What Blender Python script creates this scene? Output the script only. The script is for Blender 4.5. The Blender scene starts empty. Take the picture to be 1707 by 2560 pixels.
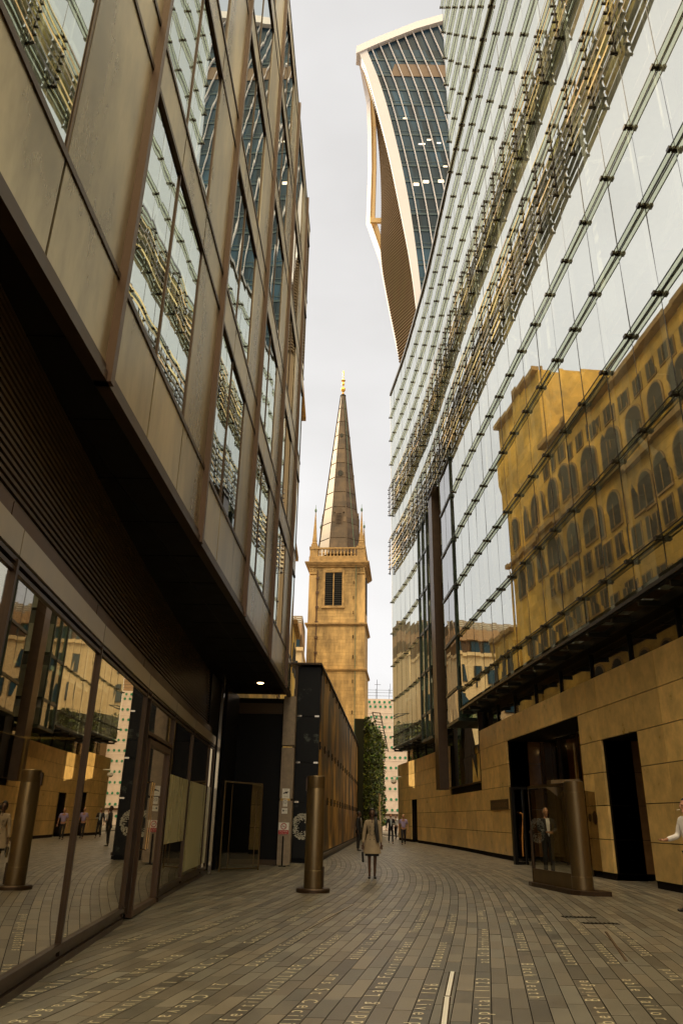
import bpy, bmesh, math, random
import numpy as np
from mathutils import Vector, Matrix
random.seed(7)
PI = math.pi
sc = bpy.context.scene
# ------------------------------------------------------------------ camera
F, P, RO = 1864.0, math.radians(22.4), math.radians(1.1)
cam = bpy.data.cameras.new("camera"); camo = bpy.data.objects.new("camera", cam)
sc.collection.objects.link(camo); sc.camera = camo
cam.sensor_fit = 'HORIZONTAL'; cam.sensor_width = 36.0; cam.lens = 36.0 * F / 1707.0
cam.clip_start = 0.05; cam.clip_end = 3000
Rx = np.array([math.cos(RO), math.sin(RO) * -math.sin(P), math.sin(RO) * math.cos(P)])
fw = Vector((0, math.cos(P), math.sin(P))); up0 = Vector((0, -math.sin(P), math.cos(P))); rt0 = Vector((1, 0, 0))
rt = rt0 * math.cos(RO) + up0 * math.sin(RO); up = up0 * math.cos(RO) - rt0 * math.sin(RO)
M = Matrix((rt, up, -fw)).transposed().to_4x4(); M.translation = Vector((0, 0, 1.45)); camo.matrix_world = M
# ------------------------------------------------------------------ world, sun
SUN = Vector((-1.0, 0.6, 0.0)).normalized(); EL = math.radians(35)
SUN = Vector((SUN.x * math.cos(EL), SUN.y * math.cos(EL), math.sin(EL)))
w = bpy.data.worlds.new("World"); sc.world = w; w.use_nodes = True
nt = w.node_tree; nt.nodes.clear()
out = nt.nodes.new('ShaderNodeOutputWorld'); bg = nt.nodes.new('ShaderNodeBackground'); bg.inputs[1].default_value = 0.12
sky = nt.nodes.new('ShaderNodeTexSky'); sky.sky_type = 'NISHITA'; sky.sun_disc = False
sky.sun_elevation = EL; sky.sun_rotation = math.atan2(SUN.x, SUN.y); sky.dust_density = 4
hs = nt.nodes.new('ShaderNodeHueSaturation'); hs.inputs['Saturation'].default_value = 0.12
tc = nt.nodes.new('ShaderNodeTexCoord'); mp = nt.nodes.new('ShaderNodeMapping'); mp.inputs['Scale'].default_value = (1, 1, 2.2)
nz = nt.nodes.new('ShaderNodeTexNoise'); nz.inputs['Scale'].default_value = 1.6; nz.inputs['Detail'].default_value = 5
cr = nt.nodes.new('ShaderNodeValToRGB')
cr.color_ramp.elements[0].position = .32; cr.color_ramp.elements[0].color = (4.9, 4.77, 4.65, 1)
cr.color_ramp.elements[1].position = .68; cr.color_ramp.elements[1].color = (6.7, 6.6, 6.55, 1)
mx = nt.nodes.new('ShaderNodeMix'); mx.data_type = 'RGBA'; mx.inputs[0].default_value = 0.88
L = nt.links.new
L(sky.outputs[0], hs.inputs['Color']); L(tc.outputs['Generated'], mp.inputs[0]); L(mp.outputs[0], nz.inputs['Vector'])
L(nz.outputs[0], cr.inputs[0]); L(hs.outputs[0], mx.inputs[6]); L(cr.outputs[0], mx.inputs[7])
# added warm sky glow towards the sun and overhead behind the camera, brightens the lane
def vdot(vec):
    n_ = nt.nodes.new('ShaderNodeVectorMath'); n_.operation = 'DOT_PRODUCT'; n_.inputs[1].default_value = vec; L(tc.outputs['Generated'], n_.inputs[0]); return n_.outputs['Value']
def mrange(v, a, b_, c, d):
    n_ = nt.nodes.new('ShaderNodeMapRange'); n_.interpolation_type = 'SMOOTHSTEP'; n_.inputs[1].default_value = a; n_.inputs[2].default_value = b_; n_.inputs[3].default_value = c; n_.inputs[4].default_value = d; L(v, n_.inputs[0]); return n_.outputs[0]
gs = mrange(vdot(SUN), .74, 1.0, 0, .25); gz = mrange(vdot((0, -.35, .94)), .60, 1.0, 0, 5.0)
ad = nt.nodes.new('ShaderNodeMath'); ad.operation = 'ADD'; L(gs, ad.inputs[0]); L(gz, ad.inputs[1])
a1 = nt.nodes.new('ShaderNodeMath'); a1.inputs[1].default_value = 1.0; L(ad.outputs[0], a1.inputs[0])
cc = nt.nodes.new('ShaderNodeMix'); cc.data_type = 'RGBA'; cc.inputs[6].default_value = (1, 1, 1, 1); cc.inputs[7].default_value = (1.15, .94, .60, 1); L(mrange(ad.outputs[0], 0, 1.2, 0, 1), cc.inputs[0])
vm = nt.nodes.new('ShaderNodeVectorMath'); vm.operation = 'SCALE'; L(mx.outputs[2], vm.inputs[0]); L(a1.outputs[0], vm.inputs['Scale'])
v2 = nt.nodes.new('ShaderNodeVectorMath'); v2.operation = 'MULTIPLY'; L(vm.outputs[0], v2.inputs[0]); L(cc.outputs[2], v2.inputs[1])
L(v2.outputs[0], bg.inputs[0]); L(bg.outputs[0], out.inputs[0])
sl = bpy.data.lights.new("sun", 'SUN'); sl.energy = 4.5; sl.angle = math.radians(0.6); sl.color = (1, .80, .52)
so = bpy.data.objects.new("sun", sl); sc.collection.objects.link(so); so.rotation_euler = SUN.to_track_quat('Z', 'Y').to_euler()
sc.view_settings.view_transform = 'Standard'; sc.view_settings.look = 'None'; sc.view_settings.exposure = 0.34
sc.view_settings.gamma = 1
try:
    sc.cycles.max_bounces = 10; sc.cycles.transparent_max_bounces = 10; sc.cycles.glossy_bounces = 6
    sc.cycles.caustics_reflective = True; sc.cycles.caustics_refractive = False; sc.cycles.sample_clamp_indirect = 5
except Exception: pass
# ------------------------------------------------------------------ materials
def newmat(name):
    m = bpy.data.materials.new(name); m.use_nodes = True
    n = m.node_tree; b = n.nodes['Principled BSDF']; return m, n, b
def mat(name, col, rough=.6, metal=0., var=.0, scale=3., bump=0., bscale=60., tone=False, stretch=(1, 1, 1), spec=.5, emit=None, col2=None):
    m, n, b = newmat(name); l = n.links.new
    b.inputs['Base Color'].default_value = (*col, 1); b.inputs['Roughness'].default_value = rough
    b.inputs['Metallic'].default_value = metal; b.inputs['Specular IOR Level'].default_value = spec
    tcn = n.nodes.new('ShaderNodeTexCoord'); mpn = n.nodes.new('ShaderNodeMapping'); mpn.inputs['Scale'].default_value = stretch
    l(tcn.outputs['Object'], mpn.inputs[0]); cur = None
    if var > 0 or col2:
        t = n.nodes.new('ShaderNodeTexNoise'); t.inputs['Scale'].default_value = scale; t.inputs['Detail'].default_value = 6; t.inputs['Roughness'].default_value = .65
        l(mpn.outputs[0], t.inputs['Vector'])
        r = n.nodes.new('ShaderNodeValToRGB'); c2 = col2 or tuple(c * (1 - var) for c in col); c1 = col if col2 else tuple(min(1, c * (1 + var)) for c in col)
        r.color_ramp.elements[0].position = .35; r.color_ramp.elements[0].color = (*c2, 1)
        r.color_ramp.elements[1].position = .65; r.color_ramp.elements[1].color = (*c1, 1)
        l(t.outputs[0], r.inputs[0]); cur = r.outputs[0]
        rr = n.nodes.new('ShaderNodeMapRange'); rr.inputs[3].default_value = max(.02, rough - .12 * rough * 2); rr.inputs[4].default_value = min(1, rough + .12)
        l(t.outputs[0], rr.inputs[0]); l(rr.outputs[0], b.inputs['Roughness'])
    if tone:
        a = n.nodes.new('ShaderNodeAttribute'); a.attribute_name = 'tone'
        mm = n.nodes.new('ShaderNodeMix'); mm.data_type = 'RGBA'; mm.blend_type = 'MULTIPLY'; mm.inputs[0].default_value = 1
        if cur: l(cur, mm.inputs[6])
        else: mm.inputs[6].default_value = (*col, 1)
        l(a.outputs['Color'], mm.inputs[7]); cur = mm.outputs[2]
    if cur: l(cur, b.inputs['Base Color'])
    if bump > 0:
        t2 = n.nodes.new('ShaderNodeTexNoise'); t2.inputs['Scale'].default_value = bscale; t2.inputs['Detail'].default_value = 4
        l(mpn.outputs[0], t2.inputs['Vector']); bn = n.nodes.new('ShaderNodeBump'); bn.inputs['Strength'].default_value = bump; bn.inputs['Distance'].default_value = .02
        l(t2.outputs[0], bn.inputs['Height']); l(bn.outputs[0], b.inputs['Normal'])
    if emit:
        b.inputs['Emission Color'].default_value = (*emit[:3], 1); b.inputs['Emission Strength'].default_value = emit[3]
    return m
def glass(name, refl, ior, tint, frit=0., fritcol=(.7, .72, .68), wav=.0, wscale=1.2, trans=1., gcol=(1, 1, 1)):
    """coated glazing: a boosted Fresnel mirror over a tinted see-through pane with a little frit"""
    m = bpy.data.materials.new(name); m.use_nodes = True; n = m.node_tree; n.nodes.clear(); l = n.links.new
    o = n.nodes.new('ShaderNodeOutputMaterial'); fr = n.nodes.new('ShaderNodeFresnel'); fr.inputs['IOR'].default_value = ior
    ge = n.nodes.new('ShaderNodeNewGeometry'); im = n.nodes.new('ShaderNodeMapRange'); im.inputs[3].default_value = ior; im.inputs[4].default_value = 1 / ior
    l(ge.outputs['Backfacing'], im.inputs[0]); l(im.outputs[0], fr.inputs['IOR'])   # same reflectance from both sides of the thin pane
    mr = n.nodes.new('ShaderNodeMapRange'); mr.inputs[3].default_value = refl; mr.inputs[4].default_value = 1.; l(fr.outputs[0], mr.inputs[0])
    g = n.nodes.new('ShaderNodeBsdfGlossy'); g.inputs['Roughness'].default_value = .01; g.inputs['Color'].default_value = (*gcol, 1)
    t = n.nodes.new('ShaderNodeBsdfTransparent'); t.inputs['Color'].default_value = (*[c * trans for c in tint], 1)
    d = n.nodes.new('ShaderNodeBsdfDiffuse'); d.inputs['Color'].default_value = (*fritcol, 1)
    m1 = n.nodes.new('ShaderNodeMixShader'); m1.inputs[0].default_value = frit; l(t.outputs[0], m1.inputs[1]); l(d.outputs[0], m1.inputs[2])
    m2 = n.nodes.new('ShaderNodeMixShader'); l(mr.outputs[0], m2.inputs[0]); l(m1.outputs[0], m2.inputs[1]); l(g.outputs[0], m2.inputs[2]); l(m2.outputs[0], o.inputs[0])
    if wav > 0:
        tcn = n.nodes.new('ShaderNodeTexCoord'); x = n.nodes.new('ShaderNodeTexNoise'); x.inputs['Scale'].default_value = wscale; x.inputs['Detail'].default_value = 1.5
        mpn = n.nodes.new('ShaderNodeMapping'); mpn.inputs['Scale'].default_value = (1, 1, .45)
        l(tcn.outputs['Object'], mpn.inputs[0]); l(mpn.outputs[0], x.inputs['Vector'])
        bn = n.nodes.new('ShaderNodeBump'); bn.inputs['Strength'].default_value = wav; bn.inputs['Distance'].default_value = .02
        l(x.outputs[0], bn.inputs['Height']); l(bn.outputs[0], g.inputs['Normal'])
    return m
M = dict(
 stone=mat('honed_limestone', (.66, .45, .17), .28, var=.2, scale=2.2, tone=True, bump=.08, bscale=90, spec=.5),
 joint=mat('dark_joint', (.012, .008, .005), .9, spec=.1),
 ystone=mat('ochre_stone', (.66, .42, .085), .75, var=.42, scale=.35, bump=.1, bscale=12, tone=True),
 cstone=mat('church_stone', (.44, .285, .11), .8, var=.5, scale=.5, bump=.12, bscale=6, tone=True, stretch=(1.4, 1.4, .3)),
 cstone2=mat('church_trim_stone', (.36, .225, .085), .8, var=.3, scale=1.5, tone=False),
 lead=mat('weathered_lead', (.085, .055, .03), .45, metal=.3, var=.4, scale=.8, tone=True, stretch=(1, 1, .5)),
 gold=mat('gilding', (.95, .55, .12), .25, metal=1),
 copper=mat('green_copper', (.09, .16, .10), .7),
 bronze=mat('bronze_trim', (.06, .036, .02), .38, metal=.6, var=.15, scale=3),
 fin=mat('brown_fin', (.085, .045, .022), .4, metal=.3, var=.1, scale=2),
 panel=mat('satin_metal_panel', (.36, .30, .185), .26, metal=.7, var=.45, scale=.7, tone=True, stretch=(1, 1, .3), bump=.03, bscale=2),
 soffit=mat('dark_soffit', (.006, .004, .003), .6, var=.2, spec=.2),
 louvre=mat('brown_louvre', (.075, .046, .022), .42, metal=.4),
 fascia=mat('pale_metal_fascia', (.42, .36, .27), .35, metal=.6, var=.08),
 black=mat('black_cladding', (.006, .005, .004), .4, spec=.15),
 dark=mat('dark_interior', (.035, .03, .025), .8, var=.3),
 bronzecyl=mat('bronze_cylinder', (.19, .135, .07), .33, metal=.85, var=.12, scale=5, stretch=(1, 1, .25)),
 chrome=mat('polished_steel', (.6, .5, .36), .14, metal=1),
 white=mat('white_steel', (.78, .80, .76), .5),
 pale=mat('pale_interior', (.62, .63, .58), .8, var=.1),
 fing=mat('louvre_gold_glints', (.30, .23, .09), .25, metal=.6, tone=True),  # gold base colour stands in for golden reflections on the louvre blades
 clamp=mat('dark_clamp', (.03, .022, .012), .35, metal=.6),
 rail=mat('dark_rail', (.028, .026, .018), .35, metal=.5),
 pave=mat('grey_slab', (.17, .15, .112), .36, var=.13, scale=2.6, tone=True, bump=.12, bscale=140, spec=.5),
 ground=mat('ground_concrete', (.10, .085, .065), .8, var=.2),
 bed=mat('slab_joint', (.014, .012, .009), .95, spec=.1),
 inlay=mat('inlaid_metal', (.88, .74, .50), .35, metal=.2, var=.25, scale=20),
 foli=mat('leaves', (.10, .125, .018), .6, tone=True), soil=mat('moss_backing', (.02, .022, .006), .9),
 brick=mat('buff_brick', (.36, .23, .13), .85, var=.25, scale=8), slate=mat('brown_slate', (.12, .085, .055), .6, var=.2),
 cream=mat('cream_render', (.62, .47, .27), .8, var=.1),
 sheet=mat('pink_white_sheet', (.66, .55, .47), .7, var=.1, scale=.6), green=mat('green_disc', (.012, .22, .11), .6),
 sheetline=mat('sheet_seam', (.82, .74, .66), .7),
 wtglass=mat('tower_blue_glass', (.016, .046, .078), .3, var=.35, scale=.15, spec=.15, tone=True, stretch=(1, 1, .5)),
 wtband=mat('tower_spandrel', (.05, .09, .11), .4, spec=.2), wtwhite=mat('tower_white_cladding', (.74, .71, .74), .45, var=.04, scale=.1),
 wtlou=mat('tower_brown_louvre', (.13, .078, .03), .9), wtyel=mat('tower_inner_cladding', (.76, .52, .22), .5),
 lamp=mat('lit_lamp', (1, .8, .5), .5, emit=(1, .68, .32, 22)), slamp=mat('tower_lit_ceiling', (1, .85, .6), .5, emit=(1, .82, .58, 1.6)),
 gl_left=glass('left_window_glass', .62, 1.7, (.25, .3, .3), wav=.075, wscale=1.0, gcol=(.86, .92, .9)),
 gl_shop=glass('shop_window_glass', .72, 1.65, (.55, .52, .42), wav=.02, wscale=.9, gcol=(.96, .9, .78)),
 gl_right=glass('fritted_facade_glass', .56, 1.6, (.84, .88, .82), frit=.10, fritcol=(.88, .85, .70), wav=.03, wscale=.7, gcol=(.88, .90, .85)),
 gl_fin=glass('fin_glass', .05, 1.35, (.88, .90, .80)), gl_clear=glass('screen_glass', .10, 1.5, (.72, .72, .6)),
 gl_bay=glass('bay_glass', .16, 1.5, (.42, .56, .46)),
 gl_dark=glass('dark_door_glass', .10, 1.45, (.5, .42, .3)),
 frost=mat('frosted_film', (.46, .43, .23), .25, var=.15, scale=1, stretch=(1, 1, .2)),
 sign=mat('white_sign', (.75, .72, .66), .6), signk=mat('sign_black', (.01, .01, .01), .5), signr=mat('sign_red', (.42, .02, .02), .5),
 plaque=mat('bronze_plaque', (.10, .065, .03), .4, metal=.5), plaquet=mat('plaque_letters', (.32, .22, .1), .4, metal=.6),
 orange=mat('orange_timber', (.5, .22, .05), .5, var=.2), 
 skin_d=mat('dark_skin', (.09, .042, .022), .55), skin=mat('light_skin', (.42, .21, .12), .55),
 hair=mat('black_hair', (.010, .008, .006), .6), grey_hair=mat('grey_hair', (.14, .11, .08), .7),
 trench=mat('beige_cotton', (.34, .26, .165), .85, var=.12, scale=6), suit=mat('black_suit', (.012, .011, .013), .8), navy=mat('navy_suit', (.014, .014, .022), .8),
 lilac=mat('lilac_cotton', (.33, .27, .46), .85), wshirt=mat('white_cotton', (.74, .70, .68), .8, var=.05, scale=6), bshirt=mat('pale_blue_cotton', (.42, .48, .52), .8),
 shoe=mat('black_leather', (.012, .01, .008), .35), paper=mat('paper', (.75, .72, .66), .7), eye=mat('eye', (.02, .015, .012), .2), lip=mat('lips', (.22, .07, .05), .5),
 glassint=mat('brown_shop_wall', (.30, .22, .12), .8, var=.2),  # plain brown wall colour
)
def hoard_mat():
    """printed grass photograph on the long hoarding, with golden reflected sunlight painted into it"""
    m, n, b = newmat('grass_print_gold_sheen'); l = n.links.new
    tcn = n.nodes.new('ShaderNodeTexCoord'); mpn = n.nodes.new('ShaderNodeMapping'); mpn.inputs['Scale'].default_value = (.9, .40, .34)
    l(tcn.outputs['Object'], mpn.inputs[0])
    a = n.nodes.new('ShaderNodeTexNoise'); a.inputs['Scale'].default_value = 1.1; a.inputs['Detail'].default_value = 4; a.inputs['Roughness'].default_value = .5; a.inputs['Distortion'].default_value = .6
    l(mpn.outputs[0], a.inputs['Vector']); r = n.nodes.new('ShaderNodeValToRGB'); e = r.color_ramp.elements
    e[0].position = .36; e[0].color = (.02, .010, .002, 1); e[1].position = .72; e[1].color = (.92, .66, .22, 1)
    x = e.new(.47); x.color = (.20, .095, .008, 1); x = e.new(.58); x.color = (.55, .29, .03, 1)  # golden streaks: reflected sunlight painted into the print colours
    l(a.outputs[0], r.inputs[0]); l(r.outputs[0], b.inputs['Base Color']); b.inputs['Roughness'].default_value = .42; b.inputs['Specular IOR Level'].default_value = .25
    return m
M['hoard'] = hoard_mat()
def flower_mat():
    """black print with pale tree foliage on top and a seed head at the bottom"""
    m, n, b = newmat('printed_black_panel'); l = n.links.new
    tcn = n.nodes.new('ShaderNodeTexCoord'); a = n.nodes.new('ShaderNodeTexNoise'); a.inputs['Scale'].default_value = 5; a.inputs['Detail'].default_value = 8; a.inputs['Roughness'].default_value = .75
    l(tcn.outputs['Object'], a.inputs['Vector']); r = n.nodes.new('ShaderNodeValToRGB'); e = r.color_ramp.elements
    e[0].position = .5; e[0].color = (.004, .004, .004, 1); e[1].position = .72; e[1].color = (.13, .15, .13, 1)
    b2 = n.nodes.new('ShaderNodeTexNoise'); b2.inputs['Scale'].default_value = .8; l(tcn.outputs['Object'], b2.inputs['Vector'])
    mm = n.nodes.new('ShaderNodeMath'); mm.operation = 'MULTIPLY'; r2 = n.nodes.new('ShaderNodeMapRange'); r2.inputs[1].default_value = .42; r2.inputs[2].default_value = .6; l(b2.outputs[0], r2.inputs[0])
    l(a.outputs[0], mm.inputs[0]); l(r2.outputs[0], mm.inputs[1]); l(mm.outputs[0], r.inputs[0]); l(r.outputs[0], b.inputs['Base Color']); b.inputs['Roughness'].default_value = .45; b.inputs['Specular IOR Level'].default_value = .25
    return m
M['flower'] = flower_mat()
# ------------------------------------------------------------------ mesh helpers
C = sc.collection
class MB:
    def __init__(s): s.v = []; s.f = []; s.t = []
    def add(s, vs, fs, tone=1.):
        o = len(s.v); s.v += [tuple(map(float, p)) for p in vs]; s.f += [tuple(o + i for i in q) for q in fs]; s.t += [tone] * len(fs)
    def hexa(s, p, tone=1.):
        s.add(p, [(0, 3, 2, 1), (4, 5, 6, 7), (0, 1, 5, 4), (1, 2, 6, 5), (2, 3, 7, 6), (3, 0, 4, 7)], tone)
    def box(s, x0, x1, y0, y1, z0, z1, tone=1.):
        s.hexa([(x0, y0, z0), (x1, y0, z0), (x1, y1, z0), (x0, y1, z0), (x0, y0, z1), (x1, y0, z1), (x1, y1, z1), (x0, y1, z1)], tone)
    def yb(s, f, y0, y1, o0, o1, z0, z1, tone=1., step=2.5):
        """bar that follows the curve x=f(y) between y0 and y1, x-offset o0..o1"""
        n = max(1, int(math.ceil((y1 - y0) / step))); ys = [y0 + (y1 - y0) * i / n for i in range(n + 1)]
        vs = []; fs = []
        for y in ys:
            x = f(y); vs += [(x + o0, y, z0), (x + o1, y, z0), (x + o1, y, z1), (x + o0, y, z1)]
        for i in range(n):
            a = 4 * i
            for k in range(4): fs.append((a + k, a + (k + 1) % 4, a + 4 + (k + 1) % 4, a + 4 + k))
        fs += [(0, 3, 2, 1), (4 * n, 4 * n + 1, 4 * n + 2, 4 * n + 3)]
        s.add(vs, fs, tone)
    def tube(s, pts, r, n=8, tone=1., cap=True):
        pts = [Vector(p) for p in pts]; rs = r if isinstance(r, (list, tuple)) else [r] * len(pts); vs = []; fs = []
        for i, p in enumerate(pts):
            d = (pts[min(i + 1, len(pts) - 1)] - pts[max(i - 1, 0)]).normalized()
            u = d.cross(Vector((0, 0, 1))); u = u.normalized() if u.length > .01 else Vector((1, 0, 0)); v = d.cross(u)
            for k in range(n):
                a = 2 * PI * k / n; vs.append(p + (u * math.cos(a) + v * math.sin(a)) * rs[i])
        for i in range(len(pts) - 1):
            for k in range(n): fs.append((i * n + k, i * n + (k + 1) % n, (i + 1) * n + (k + 1) % n, (i + 1) * n + k))
        if cap: fs += [tuple(range(n - 1, -1, -1)), tuple((len(pts) - 1) * n + k for k in range(n))]
        s.add(vs, fs, tone)
    def lathe(s, c, prof, n=24, tone=1., rot=0., sx=1., sy=1.):
        vs = []; fs = []
        for r, z in prof:
            for k in range(n):
                a = 2 * PI * (k + .5) / n + rot; vs.append((c[0] + r * sx * math.cos(a), c[1] + r * sy * math.sin(a), c[2] + z))
        for i in range(len(prof) - 1):
            for k in range(n): fs.append((i * n + k, i * n + (k + 1) % n, (i + 1) * n + (k + 1) % n, (i + 1) * n + k))
        fs += [tuple(range(n - 1, -1, -1)), tuple((len(prof) - 1) * n + k for k in range(n))]
        s.add(vs, fs, tone)
    def prism(s, poly, axis, a0, a1, tone=1.):
        """poly of 2D points; axis 'x': (y,z), 'y': (x,z), 'z': (x,y)"""
        g = {'x': lambda p, a: (a, p[0], p[1]), 'y': lambda p, a: (p[0], a, p[1]), 'z': lambda p, a: (p[0], p[1], a)}[axis]
        n = len(poly); vs = [g(p, a0) for p in poly] + [g(p, a1) for p in poly]
        fs = [tuple(range(n - 1, -1, -1)), tuple(range(n, 2 * n))] + [(i, (i + 1) % n, n + (i + 1) % n, n + i) for i in range(n)]
        s.add(vs, fs, tone)
    def build(s, name, m, parent=None, smooth=False, xf=None):
        me = bpy.data.meshes.new(name); vs = s.v
        if xf: vs = [tuple(xf @ Vector(p)) for p in vs]
        me.from_pydata(vs, [], s.f); me.update()
        b = bmesh.new(); b.from_mesh(me); bmesh.ops.recalc_face_normals(b, faces=b.faces); b.to_mesh(me); b.free()
        if any(t != 1. for t in s.t):
            at = me.color_attributes.new('tone', 'FLOAT_COLOR', 'CORNER'); arr = []
            for p in me.polygons:
                t = s.t[p.index]; t = t if isinstance(t, tuple) else (t, t, t)
                arr += [t[0], t[1], t[2], 1.] * p.loop_total
            at.data.foreach_set('color', arr)
        else:
            at = me.color_attributes.new('tone', 'FLOAT_COLOR', 'CORNER'); at.data.foreach_set('color', [1.] * (4 * len(me.loops)))
        if smooth:
            me.polygons.foreach_set('use_smooth', [True] * len(me.polygons))
            try: me.set_sharp_from_angle(angle=math.radians(smooth if smooth is not True else 40))
            except Exception: pass
        me.materials.append(M[m] if isinstance(m, str) else m)
        o = bpy.data.objects.new(name, me); C.objects.link(o)
        if parent is not None:
            o.parent = parent; q = parent; off = Vector((0, 0, 0))
            while q is not None: off += q.location; q = q.parent
            o.location = -off
        return o
def tag(o, label=None, cat=None, group=None, kind=None):
    for k, v in (('label', label), ('category', cat), ('group', group), ('kind', kind)):
        if v: o[k] = v
    return o
def thing(name, label, cat, loc, group=None):
    o = bpy.data.objects.new(name, None); C.objects.link(o); o.location = loc; o.empty_display_size = .3
    return tag(o, label, cat, group)
def curve(pts, sm=3.0):
    ys = np.arange(-30, 90, .25); xs = np.interp(ys, [p[1] for p in pts], [p[0] for p in pts])
    # linear extrapolation beyond ends
    if sm:
        k = int(sm / .25); pad = np.pad(xs, k, mode='edge'); xs = np.convolve(pad, np.ones(2 * k + 1) / (2 * k + 1), 'valid')
    return lambda y: float(np.interp(y, ys, xs))
def rt_(a=.1): return random.uniform(1 - a, 1 + a)
def letters(string, size, spacing=1.0):
    cu = bpy.data.curves.new('t', 'FONT'); cu.body = string; cu.size = size; cu.space_character = spacing; cu.resolution_u = 3
    o = bpy.data.objects.new('t', cu); C.objects.link(o); dg = bpy.context.evaluated_depsgraph_get(); dg.update()
    me = o.evaluated_get(dg).to_mesh(); vs = [tuple(v.co) for v in me.vertices]; fs = [tuple(p.vertices) for p in me.polygons]
    o.evaluated_get(dg).to_mesh_clear(); bpy.data.objects.remove(o); bpy.data.curves.remove(cu)
    wd = max([v[0] for v in vs] or [0]); return vs, fs, wd
# plan curves
fG = curve([(7.9, -30), (7.9, 0), (7.75, 8), (7.6, 14), (7.35, 20), (7.1, 24), (6.87, 28), (6.47, 35), (6.08, 46), (5.3, 56), (4.5, 62.5), (4.3, 64), (4.0, 90)])
fW = lambda y: fG(y) + .65
fL = curve([(-2.75, -30), (-2.62, -6), (-2.45, 4), (-2.36, 6.4), (-2.25, 10.7), (-2.06, 15.4), (-1.69, 26.57), (-1.5, 33), (-1, 90)])
fS = curve([(-1.2, -30), (-2.0, -2), (-2.35, 3), (-2.64, 6.5), (-2.85, 9), (-3.04, 11.8), (-3.2, 14.8), (-3.36, 18), (-3.5, 22.2), (-3.5, 90)], 1.5)
# ------------------------------------------------------------------ ground and paving
g = MB(); g.box(-900, 900, -900, 1500, -1.5, -.02); tag(g.build('ground', 'ground'), kind='structure')
fP = curve([(.2, -30), (.2, 0), (.55, 4), (1.1, 7), (1.68, 10), (2.45, 14.3), (3.3, 20), (3.75, 25), (3.85, 30), (3.5, 38), (2.6, 48), (1.3, 58), (-.6, 70), (-4, 90)], 2.5)
RW = .163
pv = bpy.data.objects.new('paving', None); C.objects.link(pv); tag(pv, kind='structure')
bed = MB(); bed.yb(fP, -8, 88, -12, 9, -.019, -.006); bed.build('slab_bed', 'bed', pv)
slabs = MB(); dark = {}
rows = range(-46, 46)
tr = {}
for k in rows:
    lett = (k % 3 == 0)
    y = -3 + random.random() * .7
    while y < 84:
        ln = random.choice([.5, .65, .65, .8]) if k % 3 else random.choice([.75, .9])
        if y > 45: ln *= 2
        y1 = y + ln; t = rt_(.3) * (.72 if lett and y < 30 else 1.0); w_ = rt_(.05)
        a, b_ = k * RW + .0045, (k + 1) * RW - .0045
        xa, xb = fP(y + .003), fP(y1 - .003)
        zj = random.uniform(-.0015, .0015)
        slabs.hexa([(xa + a, y + .004, -.005), (xa + b_, y + .004, -.005), (xb + b_, y1 - .004, -.005), (xb + a, y1 - .004, -.005),
                    (xa + a, y + .004, zj), (xa + b_, y + .004, zj + random.uniform(-.001, .001)), (xb + b_, y1 - .004, zj), (xb + a, y1 - .004, zj)], (t * w_, t, t / w_))
        y = y1
slabs.build('paving_slab_course', 'pave', pv)
def lay_text(mb, k, y0, s, flip=False, size=.195, spacing=1.85):
    vs, fs, wd = letters(s, size, spacing); q = []
    for x, yy, _ in vs:
        if not flip: along, acr = y0 + x, (k + .5) * RW - (yy - size * .34)     # reads walking away
        else: along, acr = y0 + wd - x, (k + .5) * RW + (yy - size * .34)
        q.append((fP(along) + acr, along, .0035))
    mb.add(q, fs); return y0 + wd + .6
T = {  # lettered row: texts from near to far, 1 = turned to face the far end of the lane
 -27: [(0, 'Aldermanbury 1598'), (1, 'Ludgate')], -24: [(0, 'st of Guildhall Yard'), (1, 'Bevis Marks Synagogue')],
 -21: [(1, 'Botolph St  Synagogue'), (0, 'Watling Street')], -18: [(0, 'o Germanicus I to BC 30'), (0, 'Corn Hill'), (1, 'Moorgate 1415')],
 -15: [(1, '21 Chevalier'), (0, 'Deuchar Fenchurch'), (1, 'Mithras')], -12: [(0, 'ting, fertility/SILVER  Bread Street'), (1, 'Southwark'), (0, 'Cheapside')],
 -9: [(1, 'sms St Cecilia/s'), (0, 'silver is money'), (1, 'Billingsgate')], -6: [(0, 'ne Pudding Lane Fournier Street'), (0, 'Thames Foreshore'), (1, 'St Dunstan')],
 -3: [(1, '951 Liverpool'), (1, 'autonomous'), (0, 'Lombard Street')], 0: [(0, "w s Hospital 1123"), (0, 'at St Bartholomew'), (1, 'Tower Hill')],
 3: [(1, '1408'), (1, 'Black Death'), (0, 'Rood Lane'), (1, 'Great Tower')], 6: [(0, 'dge Albert Bridge'), (0, 'London Wall'), (1, 'Mincing Lane')],
 9: [(1, 'able Tailor 1951'), (0, 'Eastcheap'), (1, 'Spitalfields')], 12: [(0, 'uring White Lion Yard'), (0, 'Seething Lane 1660')], 15: [(1, 'Minories'), (0, 'Poultry')]}
tx = MB()
for k, lst in T.items():
    y = 5.9 + .35 * (k % 2)
    for fl, s in lst:
        if y < 17: y = lay_text(tx, k, y, s, bool(fl)) + .3
tx.build('inlaid_lettering', 'inlay', pv)
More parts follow.
